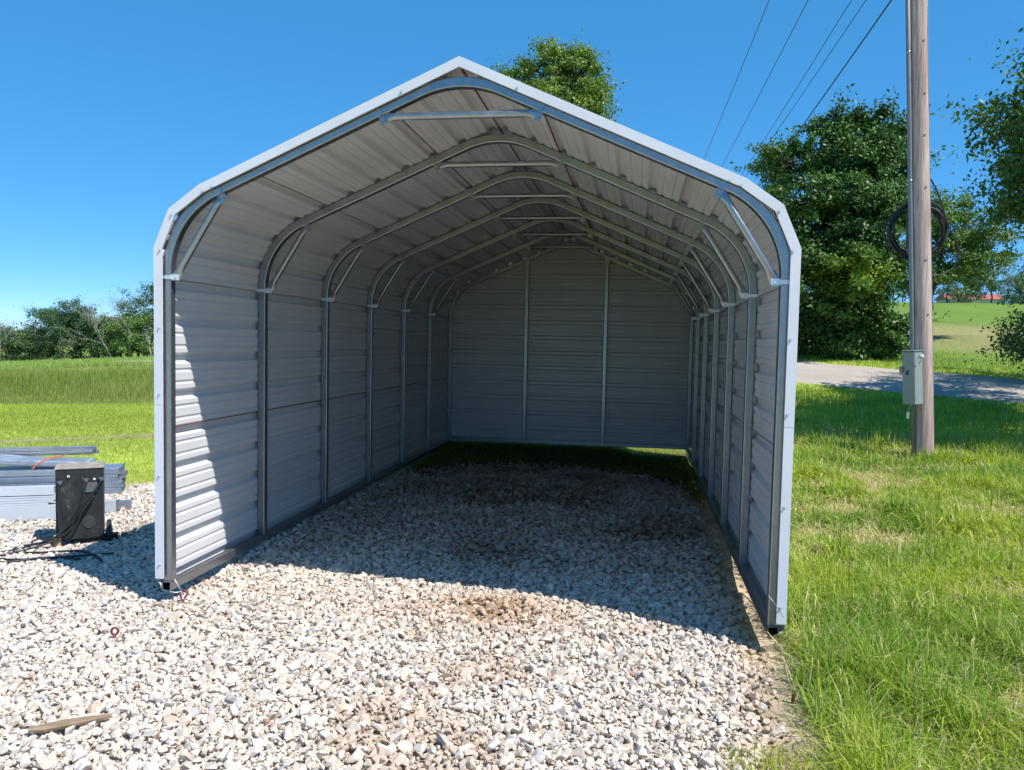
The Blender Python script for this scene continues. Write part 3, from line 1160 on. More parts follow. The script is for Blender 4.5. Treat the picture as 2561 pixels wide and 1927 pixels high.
for x, y in ((ww / 2 + 0.035, 0.06), (-ww / 2 + 0.03, 0.31)):
    c = wp(x, y, 0.035)
    ax = Rw @ Vector((1, 0, 0))
    t = MB()
    t.tube([c + ax * q for q in (-0.018, -0.014, 0.014, 0.018)], [0.072, 0.088, 0.088, 0.072], 24, (0, 0, 1))
    wo = t.build('wheel', M['rubber'], welder)
    h = MB()
    h.tube([c + ax * -0.026, c + ax * 0.026], 0.022, 12, (0, 0, 1))
    h.build('hub', M['galv_dull'], wo)
ax_ = MB()
ax_.tube([wp(-ww / 2 + 0.03, 0.29, 0.01), wp(ww / 2 + 0.03, 0.08, 0.03)], 0.009, 8)
ax_.build('axle', M['galv_dull'], welder)
t = MB()
t.box(wp(-ww / 2 + 0.01, -0.012, -0.012), (0.05, 0.035, 0.12), Rw)
t.build('support_block', M['tan'], welder, bevel=0.006)


def catmull(P, k=8):
    P = [Vector(p) for p in P]
    P = [P[0]] + P + [P[-1]]
    out = []
    for i in range(1, len(P) - 2):
        for j in range(k):
            t = j / k
            out.append(0.5 * ((2 * P[i]) + (-P[i - 1] + P[i + 1]) * t + (2 * P[i - 1] - 5 * P[i] + 4 * P[i + 1] - P[i + 2]) * t * t + (-P[i - 1] + 3 * P[i] - 3 * P[i + 1] + P[i + 2]) * t ** 3))
    out.append(P[-2])
    return out


def gz(x, y, d=0.028):
    return (x, y, float(H(x, y)) + d)


cabs = [
    [wp(0.045, -0.035, 0.45), wp(0.03, -0.05, 0.36), wp(0.0, -0.05, 0.27), wp(-0.06, -0.05, 0.17), wp(-0.13, -0.055, 0.08), wp(-0.21, -0.06, 0.01), gz(-1.70, 0.80), gz(-1.62, 0.66), gz(-1.42, 0.70), gz(-1.20, 0.80), gz(-0.98, 0.70), gz(-0.88, 0.62)],
    [wp(0.15, -0.035, 0.455), wp(0.09, -0.06, 0.36), wp(0.02, -0.06, 0.27), wp(-0.04, -0.055, 0.16), wp(-0.11, -0.055, 0.09), wp(-0.19, -0.06, 0.03), gz(-1.66, 0.72), gz(-1.74, 0.58), gz(-1.55, 0.48), gz(-1.34, 0.55), gz(-1.16, 0.66), gz(-0.92, 0.80)],
    [wp(-0.13, -0.035, 0.44), wp(-0.135, -0.045, 0.33), wp(-0.13, -0.045, 0.2), wp(-0.125, -0.05, 0.09), wp(-0.16, -0.06, 0.02), gz(-1.60, 0.66), gz(-1.68, 0.52), gz(-1.78, 0.46), gz(-1.50, 0.42), gz(-1.30, 0.60), gz(-1.05, 0.62)],
    [wp(0.10, -0.045, 0.34), wp(0.02, -0.058, 0.22), wp(-0.02, -0.055, 0.13), wp(-0.12, -0.055, 0.05), wp(-0.2, -0.05, 0.04), wp(-0.26, 0.0, 0.03), gz(-1.72, 0.95)],
]
for c in cabs:
    mb = MB()
    mb.tube(catmull(c, 7), 0.0075, 7, (0.3, 0.9, 0.2))
    mb.build('cable', M['cable'], welder, True)
mb = MB()
mb.box(wp(0.13, 0.10, -0.02), (0.26, 0.06, 0.05), Rw)
mb.build('undercarriage', M['black_metal'], welder)

# ------------------------------------------------------------------ pile of carport steel behind the welder
E1 = Vector((0.90, 0.43, 0)).normalized()
N1 = Vector((-0.43, 0.90, 0)).normalized()
PO = Vector((-2.49, 1.49, 0))
PZ = float(H(-2.4, 1.6)) + 0.012


def pp(s, n, z):
    p = PO + E1 * s + N1 * n
    return Vector((p.x, p.y, PZ + z))


def channel(s0, s1, n, z, w, h, name, label, m, tz=0.0, grp=None):
    """folded sheet channel with an open back, lips top and bottom"""
    mb = MB()
    t = 0.004
    sec = [(0, 0), (w, 0), (w, t), (t, t), (t, h - t), (w * 0.8, h - t), (w * 0.8, h), (0, h)]
    a = [pp(s0, n + q, z + r) for q, r in sec]
    b = [pp(s1, n + q, z + r + tz) for q, r in sec]
    k = len(sec)
    mb.add(a + b, [(i, (i + 1) % k, k + (i + 1) % k, k + i) for i in range(k)] + [tuple(reversed(range(k))), tuple(range(k, 2 * k))])
    return tag(mb.build(name, m, None, bevel=0.002), label, 'metal channel', grp)


channel(-3.6, 0.80, 0.02, 0.0, 0.13, 0.125, 'metal_channel', 'wide bright metal channel lying lowest and nearest in the steel pile', M['galv_bright'])
for k, (lab, s1) in enumerate((('thin trim strip lying directly on the lowest bright channel', 0.36), ('second thin trim strip from the bottom of the small stack of strips', 0.40),
                               ('third thin trim strip from the bottom of the small stack of strips', 0.52), ('topmost thin trim strip of the small stack of strips', 0.55))):
    channel(-3.6, s1, 0.03 + 0.008 * k, 0.127 + 0.020 * k, 0.11, 0.017, 'trim_strip', lab, M['galv_bright'], grp='thin trim strips stacked on the channel')
channel(-3.6, 0.40, 0.05, 0.21, 0.10, 0.075, 'metal_channel', 'bright box channel lying on the stack of thin trim strips', M['galv_bright'])
channel(-2.0, 0.86, 0.22, 0.0, 0.10, 0.11, 'metal_channel', 'torn-ended bright channel poking out to the right behind the welder', M['galv_bright'])
channel(-2.0, 0.97, 0.36, 0.0, 0.10, 0.07, 'metal_channel', 'dull low channel reaching farthest right behind the welder', M['galv_dull'])
# strapped bundle of square tubes
bz0 = 0.15
bundle = empty('tube_bundle', pp(-0.5, 0.55, 0), 'strapped bundle of blue-grey square steel tubes behind the bright channels', 'steel tubes')
for r_ in range(4):
    for c_ in range(5):
        mb = MB()
        j = rng.random(2)
        n_, z_ = 0.35 + 0.062 * c_, bz0 + 0.0295 + 0.0595 * r_
        mb.sweep([pp(-3.6, n_, z_), pp(0.86 + 0.04 * j[0], n_, z_)], rsq(0.057, 0.057, 0.006), (0, 0, 1), cap=False)
        e0 = len(mb.v)
        mb.sweep([pp(0.70, n_, z_), pp(0.858 + 0.04 * j[0], n_, z_)], rsq(0.052, 0.052, 0.004), (0, 0, 1), cap=False)
        mb.f.append(tuple(range(e0, e0 + 12)))
        mb.build('tube', M['galv_dull'], bundle)
for s in (-2.6, -0.6, 0.62):
    mb = MB()
    mb.box(pp(s, 0.47, 0.075), (0.09, 0.42, 0.145), Matrix.Rotation(math.atan2(E1.y, E1.x), 3, 'Z'))
    tag(mb.build('timber_bearer', M['tan']), ['timber bearer under the left end of the tube bundle', 'timber bearer under the middle of the tube bundle', 'timber bearer under the right end of the tube bundle'][[-2.6, -0.6, 0.62].index(s)], 'timber', 'timber bearers under the tube bundle')
# bent roof bows lying on top, sloping down to the right
bows = empty('bow_bundle', pp(-0.5, 0.5, 0.39), 'bent blue-grey roof bows tied with an orange strap on top of the tube bundle', 'steel tubes')
for k in range(4):
    mb = MB()
    n_ = 0.38 + 0.066 * k
    P = catmull([pp(-3.4, n_, 0.55), pp(-1.2, n_, 0.51), pp(-0.35, n_, 0.475 + 0.006 * k), pp(0.15, n_, 0.445), pp(0.62, n_, 0.421)], 6)
    mb.sweep(P, rsq(0.056, 0.056, 0.012), (0, 0, 1))
    mb.build('roof_bow', M['galv_dull'], bows, True)
mb = MB()
mb.sweep([pp(0.16, 0.335, 0.40), pp(0.20, 0.34, 0.44), pp(0.27, 0.36, 0.484), pp(0.31, 0.45, 0.482), pp(0.36, 0.62, 0.478)], rsq(0.005, 0.011, 0.001), N1)
mb.build('strap', M['orange'], bows)
# loose straight tubes resting across the bows
lt = [('uppermost loose galvanised tube over the steel pile, highest of three', 0.0, 0.028, 0.03), ('nearest loose galvanised tube over the steel pile, lowest of three', -0.03, -0.012, 0.0), ('farthest loose galvanised tube over the steel pile, half hidden', 0.035, -0.012, 0.05)]
eL = Vector((0.79, 0.61, 0)).normalized()
for lab, dn, dz, ds in lt:
    mb = MB()
    a = Vector((-2.36, 2.49, 0.432)) + Vector((-eL.y, eL.x, 0)) * dn + Vector((0, 0, dz)) + eL * ds
    b = a - eL * 5.2 + Vector((0, 0, 0.13))
    mb.sweep([b, a], rsq(0.038, 0.038, 0.005), (0, 0, 1), cap=False)
    e0 = len(mb.v)
    mb.sweep([a - eL * 0.2, a - eL * 0.001], rsq(0.034, 0.034, 0.004), (0, 0, 1), cap=False)
    mb.f.append(tuple(range(e0, e0 + 12)))
    tag(mb.build('loose_tube', M['galv']), lab, 'steel tube', 'loose tubes resting on the pile')

# ------------------------------------------------------------------ utility pole and what hangs on it
PB, PT = Vector((7.155, 8.10, -0.4)), Vector((6.60, 8.10, 9.2))


def pole_at(z):
    return PB.lerp(PT, (z - PB.z) / (PT.z - PB.z))


pole = empty('utility_pole', (PB.x, PB.y, 0), 'weathered wooden utility pole standing in the grass by the road', 'utility pole')
mb = MB()
pz_ = np.linspace(-0.4, 9.2, 40)
secs = []
for z in pz_:
    r0 = 0.142 - 0.0035 * z
    secs.append([((r0 + 0.006 * (vnoise(3 * math.cos(a) + 9, 3 * math.sin(a) + z * 0.25, 0.5) - 0.5)) * math.cos(a), (r0 + 0.006 * (vnoise(3 * math.cos(a) + 9, 3 * math.sin(a) + z * 0.25, 0.5) - 0.5)) * math.sin(a)) for a in np.linspace(0, 2 * math.pi, 32, endpoint=False)])
mb.sweep([pole_at(z) for z in pz_], secs, (0, 1, 0))
mb.build('pole_shaft', M['pole'], pole, True)
cd = MB()
cd.tube([pole_at(z) + Vector((-0.155, -0.06, 0)) for z in (-0.2, 2, 5, 8.8)], 0.032, 12)
cond = cd.build('conduit', M['pvc'], pole, True)
for z in (4.05, 5.9):
    b = MB()
    c = pole_at(z) + Vector((-0.155, -0.06, 0))
    b.tube([c - Vector((0, 0, 0.012)), c + Vector((0, 0, 0.012))], 0.0355, 12)
    b.build('conduit_clip', M['galv'], cond, True)
gw = MB()
gw.tube([pole_at(z) + Vector((0.136 - 0.0035 * z, -0.05, 0)) for z in (-0.1, 1, 2, 4, 6, 8.8)], 0.006, 6)
gw.build('ground_wire', M['galv_dull'], pole, True)
for z, a in ((2.1, -1.2), (2.9, -1.35), (3.95, -1.25), (4.7, -1.3), (5.3, -1.2), (6.05, -1.25)):
    b = MB()
    r0 = 0.142 - 0.0035 * z
    c = pole_at(z) + Vector((r0 * math.cos(a), r0 * math.sin(a), 0))
    b.box(c, (0.03, 0.02, 0.012), Matrix.Rotation(a + math.pi / 2, 3, 'Z'))
    b.build('staple', M['pvc'], pole)

# disconnect box
bc = pole_at(1.17)
fd = Vector((-0.85, -0.53, 0)).normalized()
rdv = Vector((-fd.y, fd.x, 0))
if rdv.x < 0: rdv = -rdv
pax = (PT - PB).normalized()
Rb = Matrix.Rotation(math.atan2(pax.x, pax.z), 3, 'Y') @ Matrix(((rdv.x, -fd.x, 0), (rdv.y, -fd.y, 0), (0, 0, 1)))
bw_, bd_, bh_ = 0.20, 0.155, 0.78
bctr = Vector((6.87, 7.90, 1.17))
box = empty('disconnect_box', (bctr.x, bctr.y, 0.77), 'grey electrical disconnect box with side lever on the utility pole', 'electrical box')


def bpnt(x, y, z):
    return bctr + Rb @ Vector((x, y, z))


mb = MB()
mb.box(bpnt(0, 0, 0), (bw_, bd_, bh_), Rb)
mb.build('enclosure', M['boxgrey'], box, bevel=0.006)
mb = MB()
mb.box(bpnt(-0.004, -bd_ / 2 - 0.006, -0.005), (bw_ + 0.012, 0.012, bh_ - 0.01), Rb)
mb.build('door', M['boxgrey'], box, bevel=0.004)
mb = MB()
mb.box(bpnt(0, -0.01, bh_ / 2 + 0.006), (bw_ + 0.03, bd_ + 0.04, 0.010), Rb)
mb.build('rain_hood', M['boxgrey'], box, bevel=0.003)
mb = MB()
mb.sweep([bpnt(bw_ / 2 + 0.018, -0.10, 0.18), bpnt(bw_ / 2 + 0.022, 0.03, 0.30)], rsq(0.016, 0.034, 0.004), rdv)
lev = mb.build('lever', M['boxgrey'], box)
mb = MB()
mb.tube([bpnt(bw_ / 2 - 0.002, 0.035, 0.305), bpnt(bw_ / 2 + 0.042, 0.035, 0.305)], 0.028, 14)
mb.build('lever_pivot', M['galv_bright'], lev, True)
mb = MB()
mb.tube([bpnt(-bw_ / 2 - 0.006, -bd_ / 2 + 0.01, 0.12), bpnt(-bw_ / 2 - 0.05, -bd_ / 2 - 0.02, 0.12)], 0.05, 14)
mb.build('meter_hub', M['boxgrey'], box, True)
mb = MB()
mb.box(bpnt(-0.02, -bd_ / 2 - 0.016, 0.075), (0.03, 0.012, 0.07), Rb @ Matrix.Rotation(0.5, 3, 'Y'))
mb.build('latch', M['black_metal'], box)
mb = MB()
mb.tube(catmull([bpnt(-0.03, 0.0, -bh_ / 2), bpnt(-0.06, -0.01, -bh_ / 2 - 0.06), bpnt(-0.075, -0.02, -bh_ / 2 - 0.12)], 4), 0.004, 6)
tg = mb.build('tag_cord', M['galv_dull'], box, True)
mb = MB()
mb.box(bpnt(-0.08, -0.02, -bh_ / 2 - 0.17), (0.05, 0.004, 0.10), Rb @ Matrix.Rotation(0.12, 3, 'Y'))
mb.build('white_tag', M['white'], tg)

# coil of spare cable on a bracket behind the pole
cc0 = pole_at(3.38) + Vector((0.02, 0.22, 0))
coil = empty('cable_coil', (cc0.x, cc0.y, 3.0), 'black coil of spare cable hung on a bracket behind the utility pole', 'cable')
cz_ = cc0
r1 = np.random.default_rng(5)
for k in range(9):
    mb = MB()
    R0 = 0.35 + 0.085 * r1.random()
    o_ = Vector(((r1.random() - 0.5) * 0.06, (r1.random() - 0.5) * 0.05, (r1.random() - 0.5) * 0.06))
    P = []
    for a in np.linspace(0, 2 * math.pi, 40, endpoint=False):
        rr = R0 * (1 + 0.03 * math.sin(2 * a + k))
        P.append(cz_ + o_ + Vector((rr * math.cos(a), 0.03 * math.sin(a * 3 + k), rr * math.sin(a) * 0.97)))
    mb.tube(P, 0.014, 7, (0, 1, 0), closed=True)
    mb.build('cable_loop', M['cable'], coil, True)
mb = MB()
mb.box(cz_ + Vector((-0.12, 0.02, 0.05)), (0.035, 0.03, 0.72))
mb.build('bracket_post', M['black_metal'], coil)
mb = MB()
mb.box(cz_ + Vector((0.0, 0.02, 0.395)), (0.62, 0.03, 0.035), Matrix.Rotation(-0.05, 3, 'Y'))
mb.build('bracket_arm', M['black_metal'], coil)
dl = catmull([pole_at(4.2) + Vector((0.12, 0.08, 0)), pole_at(3.9) + Vector((0.28, 0.10, 0)), pole_at(3.45) + Vector((0.42, 0.12, 0)), pole_at(3.1) + Vector((0.56, 0.12, 0)), pole_at(2.85) + Vector((0.50, 0.10, -0.02)), pole_at(2.7) + Vector((0.30, 0.06, 0)), pole_at(2.68) + Vector((0.12, 0.04, 0))], 7)
mb = MB()
mb.tube(dl, 0.012, 8)
mb.build('drip_loop', M['cable'], coil, True)

# ------------------------------------------------------------------ overhead wires
for A, B, r, lab in [
    ((5.66, 15.0, 9.64), (5.63, 33.0, 10.09), 0.009, 'leftmost of the five overhead wires in the sky'),
    ((6.53, 15.0, 9.60), (6.43, 33.0, 9.73), 0.009, 'second of the five overhead wires counted from the left'),
    ((7.48, 15.0, 9.55), (7.42, 34.0, 9.50), 0.009, 'middle one of the five overhead wires'),
    ((7.80, 15.0, 9.54), (7.55, 34.0, 9.37), 0.009, 'fourth of the five overhead wires counted from the left'),
    ((8.06, 14.0, 9.10), (8.23, 33.0, 9.02), 0.017, 'thickest overhead cable, rightmost of the five in the sky')]:
    A, B = np.array(A), np.array(B)
    P = []
    for t in np.linspace(-0.7, 1.5, 24):
        p = A + (B - A) * t
        P.append((p[0], p[1], p[2] + 0.12 * t * (t - 1)))
    mb = MB()
    mb.tube(P, r, 6)
    tag(mb.build('overhead_wire', M['cable'], None, True), lab, 'overhead wire', 'overhead wires running past the pole')


# ------------------------------------------------------------------ trees
def leaf_mesh(name, C, Nn, L, colr, r):
    n = len(C)
    t = r.normal(size=(n, 3))
    t -= Nn * np.sum(t * Nn, 1)[:, None]
    t /= np.linalg.norm(t, axis=1)[:, None] + 1e-9
    b = np.cross(Nn, t)
    L = L[:, None]
    V = np.stack([C - t * L * 0.5, C + b * L * 0.27 - Nn * L * 0.06, C + t * L * 0.5 - Nn * L * 0.1, C - b * L * 0.27 - Nn * L * 0.06], 1).reshape(-1, 3)
    i = np.arange(n)[:, None] * 4
    T = np.concatenate([i + np.array([[0, 1, 2]]), i + np.array([[0, 2, 3]])])
    return mesh_np(name, V, tris=T, col=np.repeat(colr, 4, axis=0))


def limb(mb, a, b, r0, r1, r, wob=0.08, k=6, m=7):
    a, b = Vector(a), Vector(b)
    L = (b - a).length
    P, R_ = [], []
    for i in range(k + 1):
        t = i / k
        j = Vector(r.normal(size=3)) * wob * L * math.sin(math.pi * t) * 0.5
        P.append(a.lerp(b, t) + j)
        R_.append(r0 + (r1 - r0) * t)
    mb.tube(P, R_, m)
    return P


def tree(name, label, base, lobes, trunk_top, trunk_r, leaf, per, c0, c1, seed, group=None, cl_sig=0.32, cat='tree', sunlit_spot=None, limbs=True, every=2):
    """lobes: (centre, radii, clusters); leaves gather in clumps over and inside each lobe"""
    r = np.random.default_rng(seed)
    bz = float(H(base[0], base[1]))
    root = empty(name, (base[0], base[1], bz), label, cat, group)
    mb = MB()
    tt = Vector(trunk_top)
    P = limb(mb, (base[0], base[1], bz - 0.2), tt, trunk_r, trunk_r * 0.45, r, 0.05, 8, 10)
    Cs, Ns, Ls, Cl = [], [], [], []
    for lobe in lobes:
        c, rad, nc = lobe[:3]
        lf = lobe[3] if len(lobe) > 3 else 1.0
        c, rad = np.array(c, float), np.array(rad, float)
        if limbs:
            s = P[min(len(P) - 1, 3 + r.integers(0, 6))]
            limb(mb, s, c, trunk_r * 0.42, trunk_r * 0.1, r, 0.1)
        d = r.normal(size=(nc, 3))
        d /= np.linalg.norm(d, axis=1)[:, None]
        rr = 0.5 + 0.62 * r.random((nc, 1)) ** 0.5
        cc = c + d * rad * rr
        if limbs:
            for q in cc[::every]: limb(mb, c, q, trunk_r * 0.12, trunk_r * 0.03, r, 0.12, 4, 5)
        tone = r.random(nc)
        for q, dd, tn_ in zip(cc, d, tone):
            k = int(per * (0.6 + 0.8 * r.random()))
            sg = cl_sig * (0.7 + 0.6 * r.random())
            pts_ = np.clip(r.normal(size=(k, 3)), -1.9, 1.9) * sg * np.array([1.15, 1.15, 0.7])
            if r.random() < 0.35:  # a spray reaching outwards
                ax3 = dd * 0.8 + np.array([0, 0, 0.25]) + r.normal(size=3) * 0.3
                ax3 /= np.linalg.norm(ax3)
                al = pts_ @ ax3
                pts_ = pts_ * 0.55 + np.outer(np.abs(al) * 1.9, ax3)
            pts_ = q + pts_
            nn = dd * 0.6 + np.array([0, 0, 0.45]) + r.normal(size=(k, 3)) * 0.7
            nn /= np.linalg.norm(nn, axis=1)[:, None]
            Cs.append(pts_)
            Ns.append(nn)
            Ls.append(leaf * lf * (0.6 + 0.8 * r.random(k)))
            mixv = np.clip(tn_ * 0.95 + 0.3 * (r.random((k, 1)) - 0.3), 0, 1)
            col = np.array(c0) * (1 - mixv) + np.array(c1) * mixv
            if sunlit_spot is not None:
                yc, yr, ycol = sunlit_spot
                wy = np.exp(-np.sum(((pts_ - np.array(yc)) / np.array(yr)) ** 2, 1))[:, None]
                col = col * (1 - wy) + np.array(ycol) * wy  # sunlight on a clump of leaves, blended into their colour
            Cl.append(col)
    trunk = mb.build('trunk', M['bark'], root, True)
    Cs, Ns, Ls, Cl = map(np.concatenate, (Cs, Ns, Ls, Cl))
    gnd = H(Cs[:, 0], Cs[:, 1])
    k = Cs[:, 2] > gnd + 0.03
    crown = obj('crown', leaf_mesh('crown', Cs[k], Ns[k], Ls[k], Cl[k], r), M['leaf'], root)
    return root


# big roadside tree right of the carport
DK, LT = (0.036, 0.092, 0.028), (0.115, 0.22, 0.042)
tree('roadside_tree', 'big dense leafy tree right of the carport, leaves down to the road', (11.4, 35.2),
     [((9.7, 34, 10.1), (1.2, 1.5, 0.8), 30), ((12.2, 34.3, 10.5), (1.5, 1.8, 1.1), 46), ((13.9, 34.4, 10.2), (1.1, 1.6, 1.2), 34),
      ((10.0, 33.4, 8.1), (1.5, 1.8, 1.0), 44), ((12.3, 33.0, 8.3), (1.4, 1.8, 0.9), 42), ((13.9, 33.8, 7.9), (1.1, 1.6, 1.1), 34), ((11.4, 34.6, 8.0), (2.6, 1.5, 2.2), 40),
      ((9.9, 33.4, 5.9), (1.5, 1.8, 0.95), 44), ((12.4, 32.4, 6.3), (1.4, 1.6, 0.8), 46), ((13.7, 33.6, 5.6), (0.9, 1.4, 0.8), 26), ((9.8, 33.8, 3.7), (1.6, 1.9, 1.1), 44),
      ((12.2, 32.2, 4.7), (1.3, 1.4, 0.65), 46), ((12.4, 33.8, 3.2), (1.7, 1.6, 1.1), 50), ((10.4, 33.6, 2.1), (2.0, 1.0, 0.7), 40), ((13.0, 33.6, 2.0), (1.5, 1.0, 0.7), 34), ((14.2, 33.8, 2.5), (0.7, 1.0, 0.6), 16), ((13.9, 34.4, 11.8), (0.8, 0.7, 0.5), 12), ((11.4, 34.4, 11.7), (0.7, 0.7, 0.4), 10), ((12.6, 34.4, 12.0), (0.6, 0.6, 0.4), 8), ((11.4, 34.8, 5.0), (2.4, 1.2, 2.2), 36)],
     (12.0, 35.0, 8.5), 0.34, 0.175, 205, DK, LT, 11, cl_sig=0.27, sunlit_spot=((12.2, 31.2, 4.8), (1.3, 1.4, 0.75), (0.26, 0.36, 0.02)))  # yellow spot paints sunlit foliage
# tall tree behind the carport
tree('tall_tree', 'tall leafy tree rising above the carport roof', (-2.0, 46.5),
     [((-3.2, 45, 18.1), (1.6, 2.0, 1.2), 44), ((-1.1, 45, 17.8), (1.3, 2.0, 1.3), 40), ((-4.8, 45, 17.0), (1.2, 1.8, 1.0), 28), ((-2.6, 44.5, 16.2), (1.9, 2.2, 1.1), 46),
      ((-0.4, 44.6, 16.0), (1.1, 1.8, 1.1), 32), ((-0.3, 45, 14.4), (1.2, 2.0, 1.2), 28), ((-3.2, 45.5, 13.4), (3.0, 2.8, 2.2), 40), ((-0.8, 45.5, 11.5), (2.4, 2.6, 2.2), 24), ((-3.3, 44.8, 19.4), (0.6, 0.6, 0.5), 7), ((-0.9, 45, 19.0), (0.7, 0.6, 0.5), 8), ((-2.1, 45, 19.0), (0.6, 0.6, 0.5), 7)],
     (-2.0, 46, 15.2), 0.42, 0.17, 175, (0.08, 0.16, 0.03), (0.24, 0.33, 0.05), 12, cl_sig=0.29)
# overhanging tree at the right edge; unseen large-leaved lobes added for denser shade
tree('shade_tree', 'overhanging leafy tree at the right edge, branches reaching over the road', (15.3, 14.2),
     [((11.8, 14.0, 6.5), (1.3, 2.0, 0.75), 70), ((12.1, 14.3, 5.1), (1.2, 1.9, 0.6), 60), ((13.0, 13.8, 7.6), (1.4, 2.6, 0.9), 84), ((13.1, 13.8, 5.8), (1.8, 2.8, 1.0), 90), ((14.8, 13.8, 8.9), (2.2, 3.4, 1.2), 44, 1.5),
      ((15.6, 14.0, 6.8), (2.6, 3.6, 1.4), 50, 1.6), ((14.2, 16.6, 7.0), (2.2, 2.4, 1.4), 44, 1.6), ((13.2, 11.4, 7.2), (1.8, 1.6, 1.2), 40, 1.6), ((17.2, 14.5, 8.0), (2.6, 3.4, 2.0), 30, 1.6), ((13.2, 17.0, 5.6), (1.2, 1.6, 0.8), 18),
      ((11.0, 8.3, 8.2), (1.5, 1.3, 0.9), 36, 1.7), ((12.4, 8.7, 7.2), (1.6, 1.4, 1.0), 40, 1.7), ((13.8, 9.2, 8.4), (1.7, 1.5, 1.1), 34, 1.7), ((12.2, 10.8, 8.8), (1.6, 1.5, 1.0), 36, 1.7), ((15.6, 18.0, 8.2), (2.2, 2.0, 1.4), 38, 1.6), ((17.4, 19.4, 8.8), (2.2, 2.0, 1.4), 36, 1.6), ((16.6, 17.0, 9.8), (2.2, 2.0, 1.2), 28, 1.6),
      ((15.2, 20.4, 7.4), (1.8, 1.7, 1.1), 36, 1.6), ((17.0, 22.0, 8.0), (1.9, 1.7, 1.2), 34, 1.6), ((14.8, 19.0, 6.2), (1.5, 1.5, 0.8), 24, 1.4)],
     (15.0, 14.2, 7.4), 0.36, 0.115, 120, (0.045, 0.105, 0.034), (0.125, 0.22, 0.05), 13, cl_sig=0.26, every=1)
# second tree further along the road, beyond the frame edge, whose lowest branches show
tree('verge_tree', 'low leafy boughs at the far right edge beyond the road', (19.6, 25.5),
     [((17.0, 26.6, 2.4), (0.9, 1.2, 0.5), 14), ((17.2, 26.4, 1.6), (0.8, 1.2, 0.5), 14), ((18.8, 25.5, 4.0), (2.0, 2.6, 1.4), 26), ((19.6, 25.5, 6.5), (2.8, 3.0, 2.0), 40), ((18.6, 24.2, 8.0), (2.2, 2.2, 1.6), 26), ((20.5, 24.6, 8.6), (2.4, 2.2, 1.8), 26)],
     (19.5, 25.5, 6.0), 0.25, 0.12, 190, (0.045, 0.10, 0.03), (0.12, 0.20, 0.045), 14)
tree('field_edge_tree', 'mid green tree standing behind the cable coil beyond the road', (19.6, 46.5),
     [((19.6, 46, 9.7), (1.8, 2.0, 1.3), 36), ((21.6, 46, 8.9), (1.9, 2.0, 1.2), 40), ((23.2, 46, 7.6), (1.5, 1.8, 1.0), 30), ((20.6, 46, 7.4), (1.8, 1.8, 1.1), 34), ((19.8, 46, 5.8), (1.5, 1.6, 0.9), 22), ((22.0, 46, 6.2), (1.4, 1.5, 0.8), 20)],
     (20.8, 46.3, 7.5), 0.2, 0.17, 135, (0.06, 0.13, 0.03), (0.165, 0.27, 0.045), 15, cl_sig=0.3)
# hilltop row
ht = [(47.0, 118, 5.2, 2.8, 'leafy tree on the hilltop just right of the near pole'), (50.3, 120, 6.6, 2.8, 'taller tree on the hilltop, second right of the near pole'),
      (53.3, 119, 5.6, 2.8, 'airy tree on the hilltop with the red roof showing behind its stem'), (56.6, 118, 3.7, 3.4, 'low dark bush on the hilltop right of the airy tree'), (59.6, 121, 6.8, 3.4, 'tall hilltop tree cut by the right edge of the photo')]
for k, (x, y, h, w, lab) in enumerate(ht):
    z = float(H(x, y))
    tree('hilltop_tree', lab, (x, y), [((x - w * 0.3, y, z + h * 0.68), (w * 0.6, w * 0.6, h * 0.26), 20), ((x + w * 0.35, y, z + h * 0.55), (w * 0.55, w * 0.6, h * 0.26), 20), ((x, y, z + h * 0.88), (w * 0.45, w * 0.5, h * 0.17), 12), ((x, y, z + h * 0.22), (w * 0.8, w * 0.6, h * 0.2), 8 if k == 2 else 26)],
         (x, y, z + h * 0.8), 0.12, 0.2, 80, (0.09, 0.165, 0.09), (0.18, 0.26, 0.13), 30 + k, 'trees along the hilltop', cl_sig=0.34)  # leaf colours paled to paint in distance haze

# barn on the hill
bx, by = 56.2, 134.0
bzv = float(H(bx, by))
barn = empty('barn', (bx, by, bzv), 'distant white barn with a long red metal roof on the hill', 'barn')
mb = MB()
mb.box((bx, by, bzv + 0.55), (8.4, 5, 1.1))
mb.build('wall', M['barnwhite'], barn)
mb = MB()
mb.add([(bx - 4.5, by - 2.8, bzv + 1.05), (bx + 4.5, by - 2.8, bzv + 1.05), (bx + 4.5, by, bzv + 2.0), (bx - 4.5, by, bzv + 2.0), (bx - 4.5, by + 2.8, bzv + 1.05), (bx + 4.5, by + 2.8, bzv + 1.05)],
       [(0, 1, 2, 3), (3, 2, 5, 4), (0, 3, 4), (1, 5, 2), (0, 4, 5, 1)])
mb.build('roof', M['red_roof'], barn)
mb = MB()
px0, py0 = 41.6, 120.0
z0 = float(H(px0, py0))
mb.tube([(px0, py0, z0 - 0.3), (px0, py0, z0 + 4.6)], [0.11, 0.08], 8)
mb.box((px0, py0, z0 + 4.2), (1.3, 0.1, 0.12))
tag(mb.build('far_pole', M['bark']), 'tiny distant utility pole on the hill left of the near pole', 'utility pole')

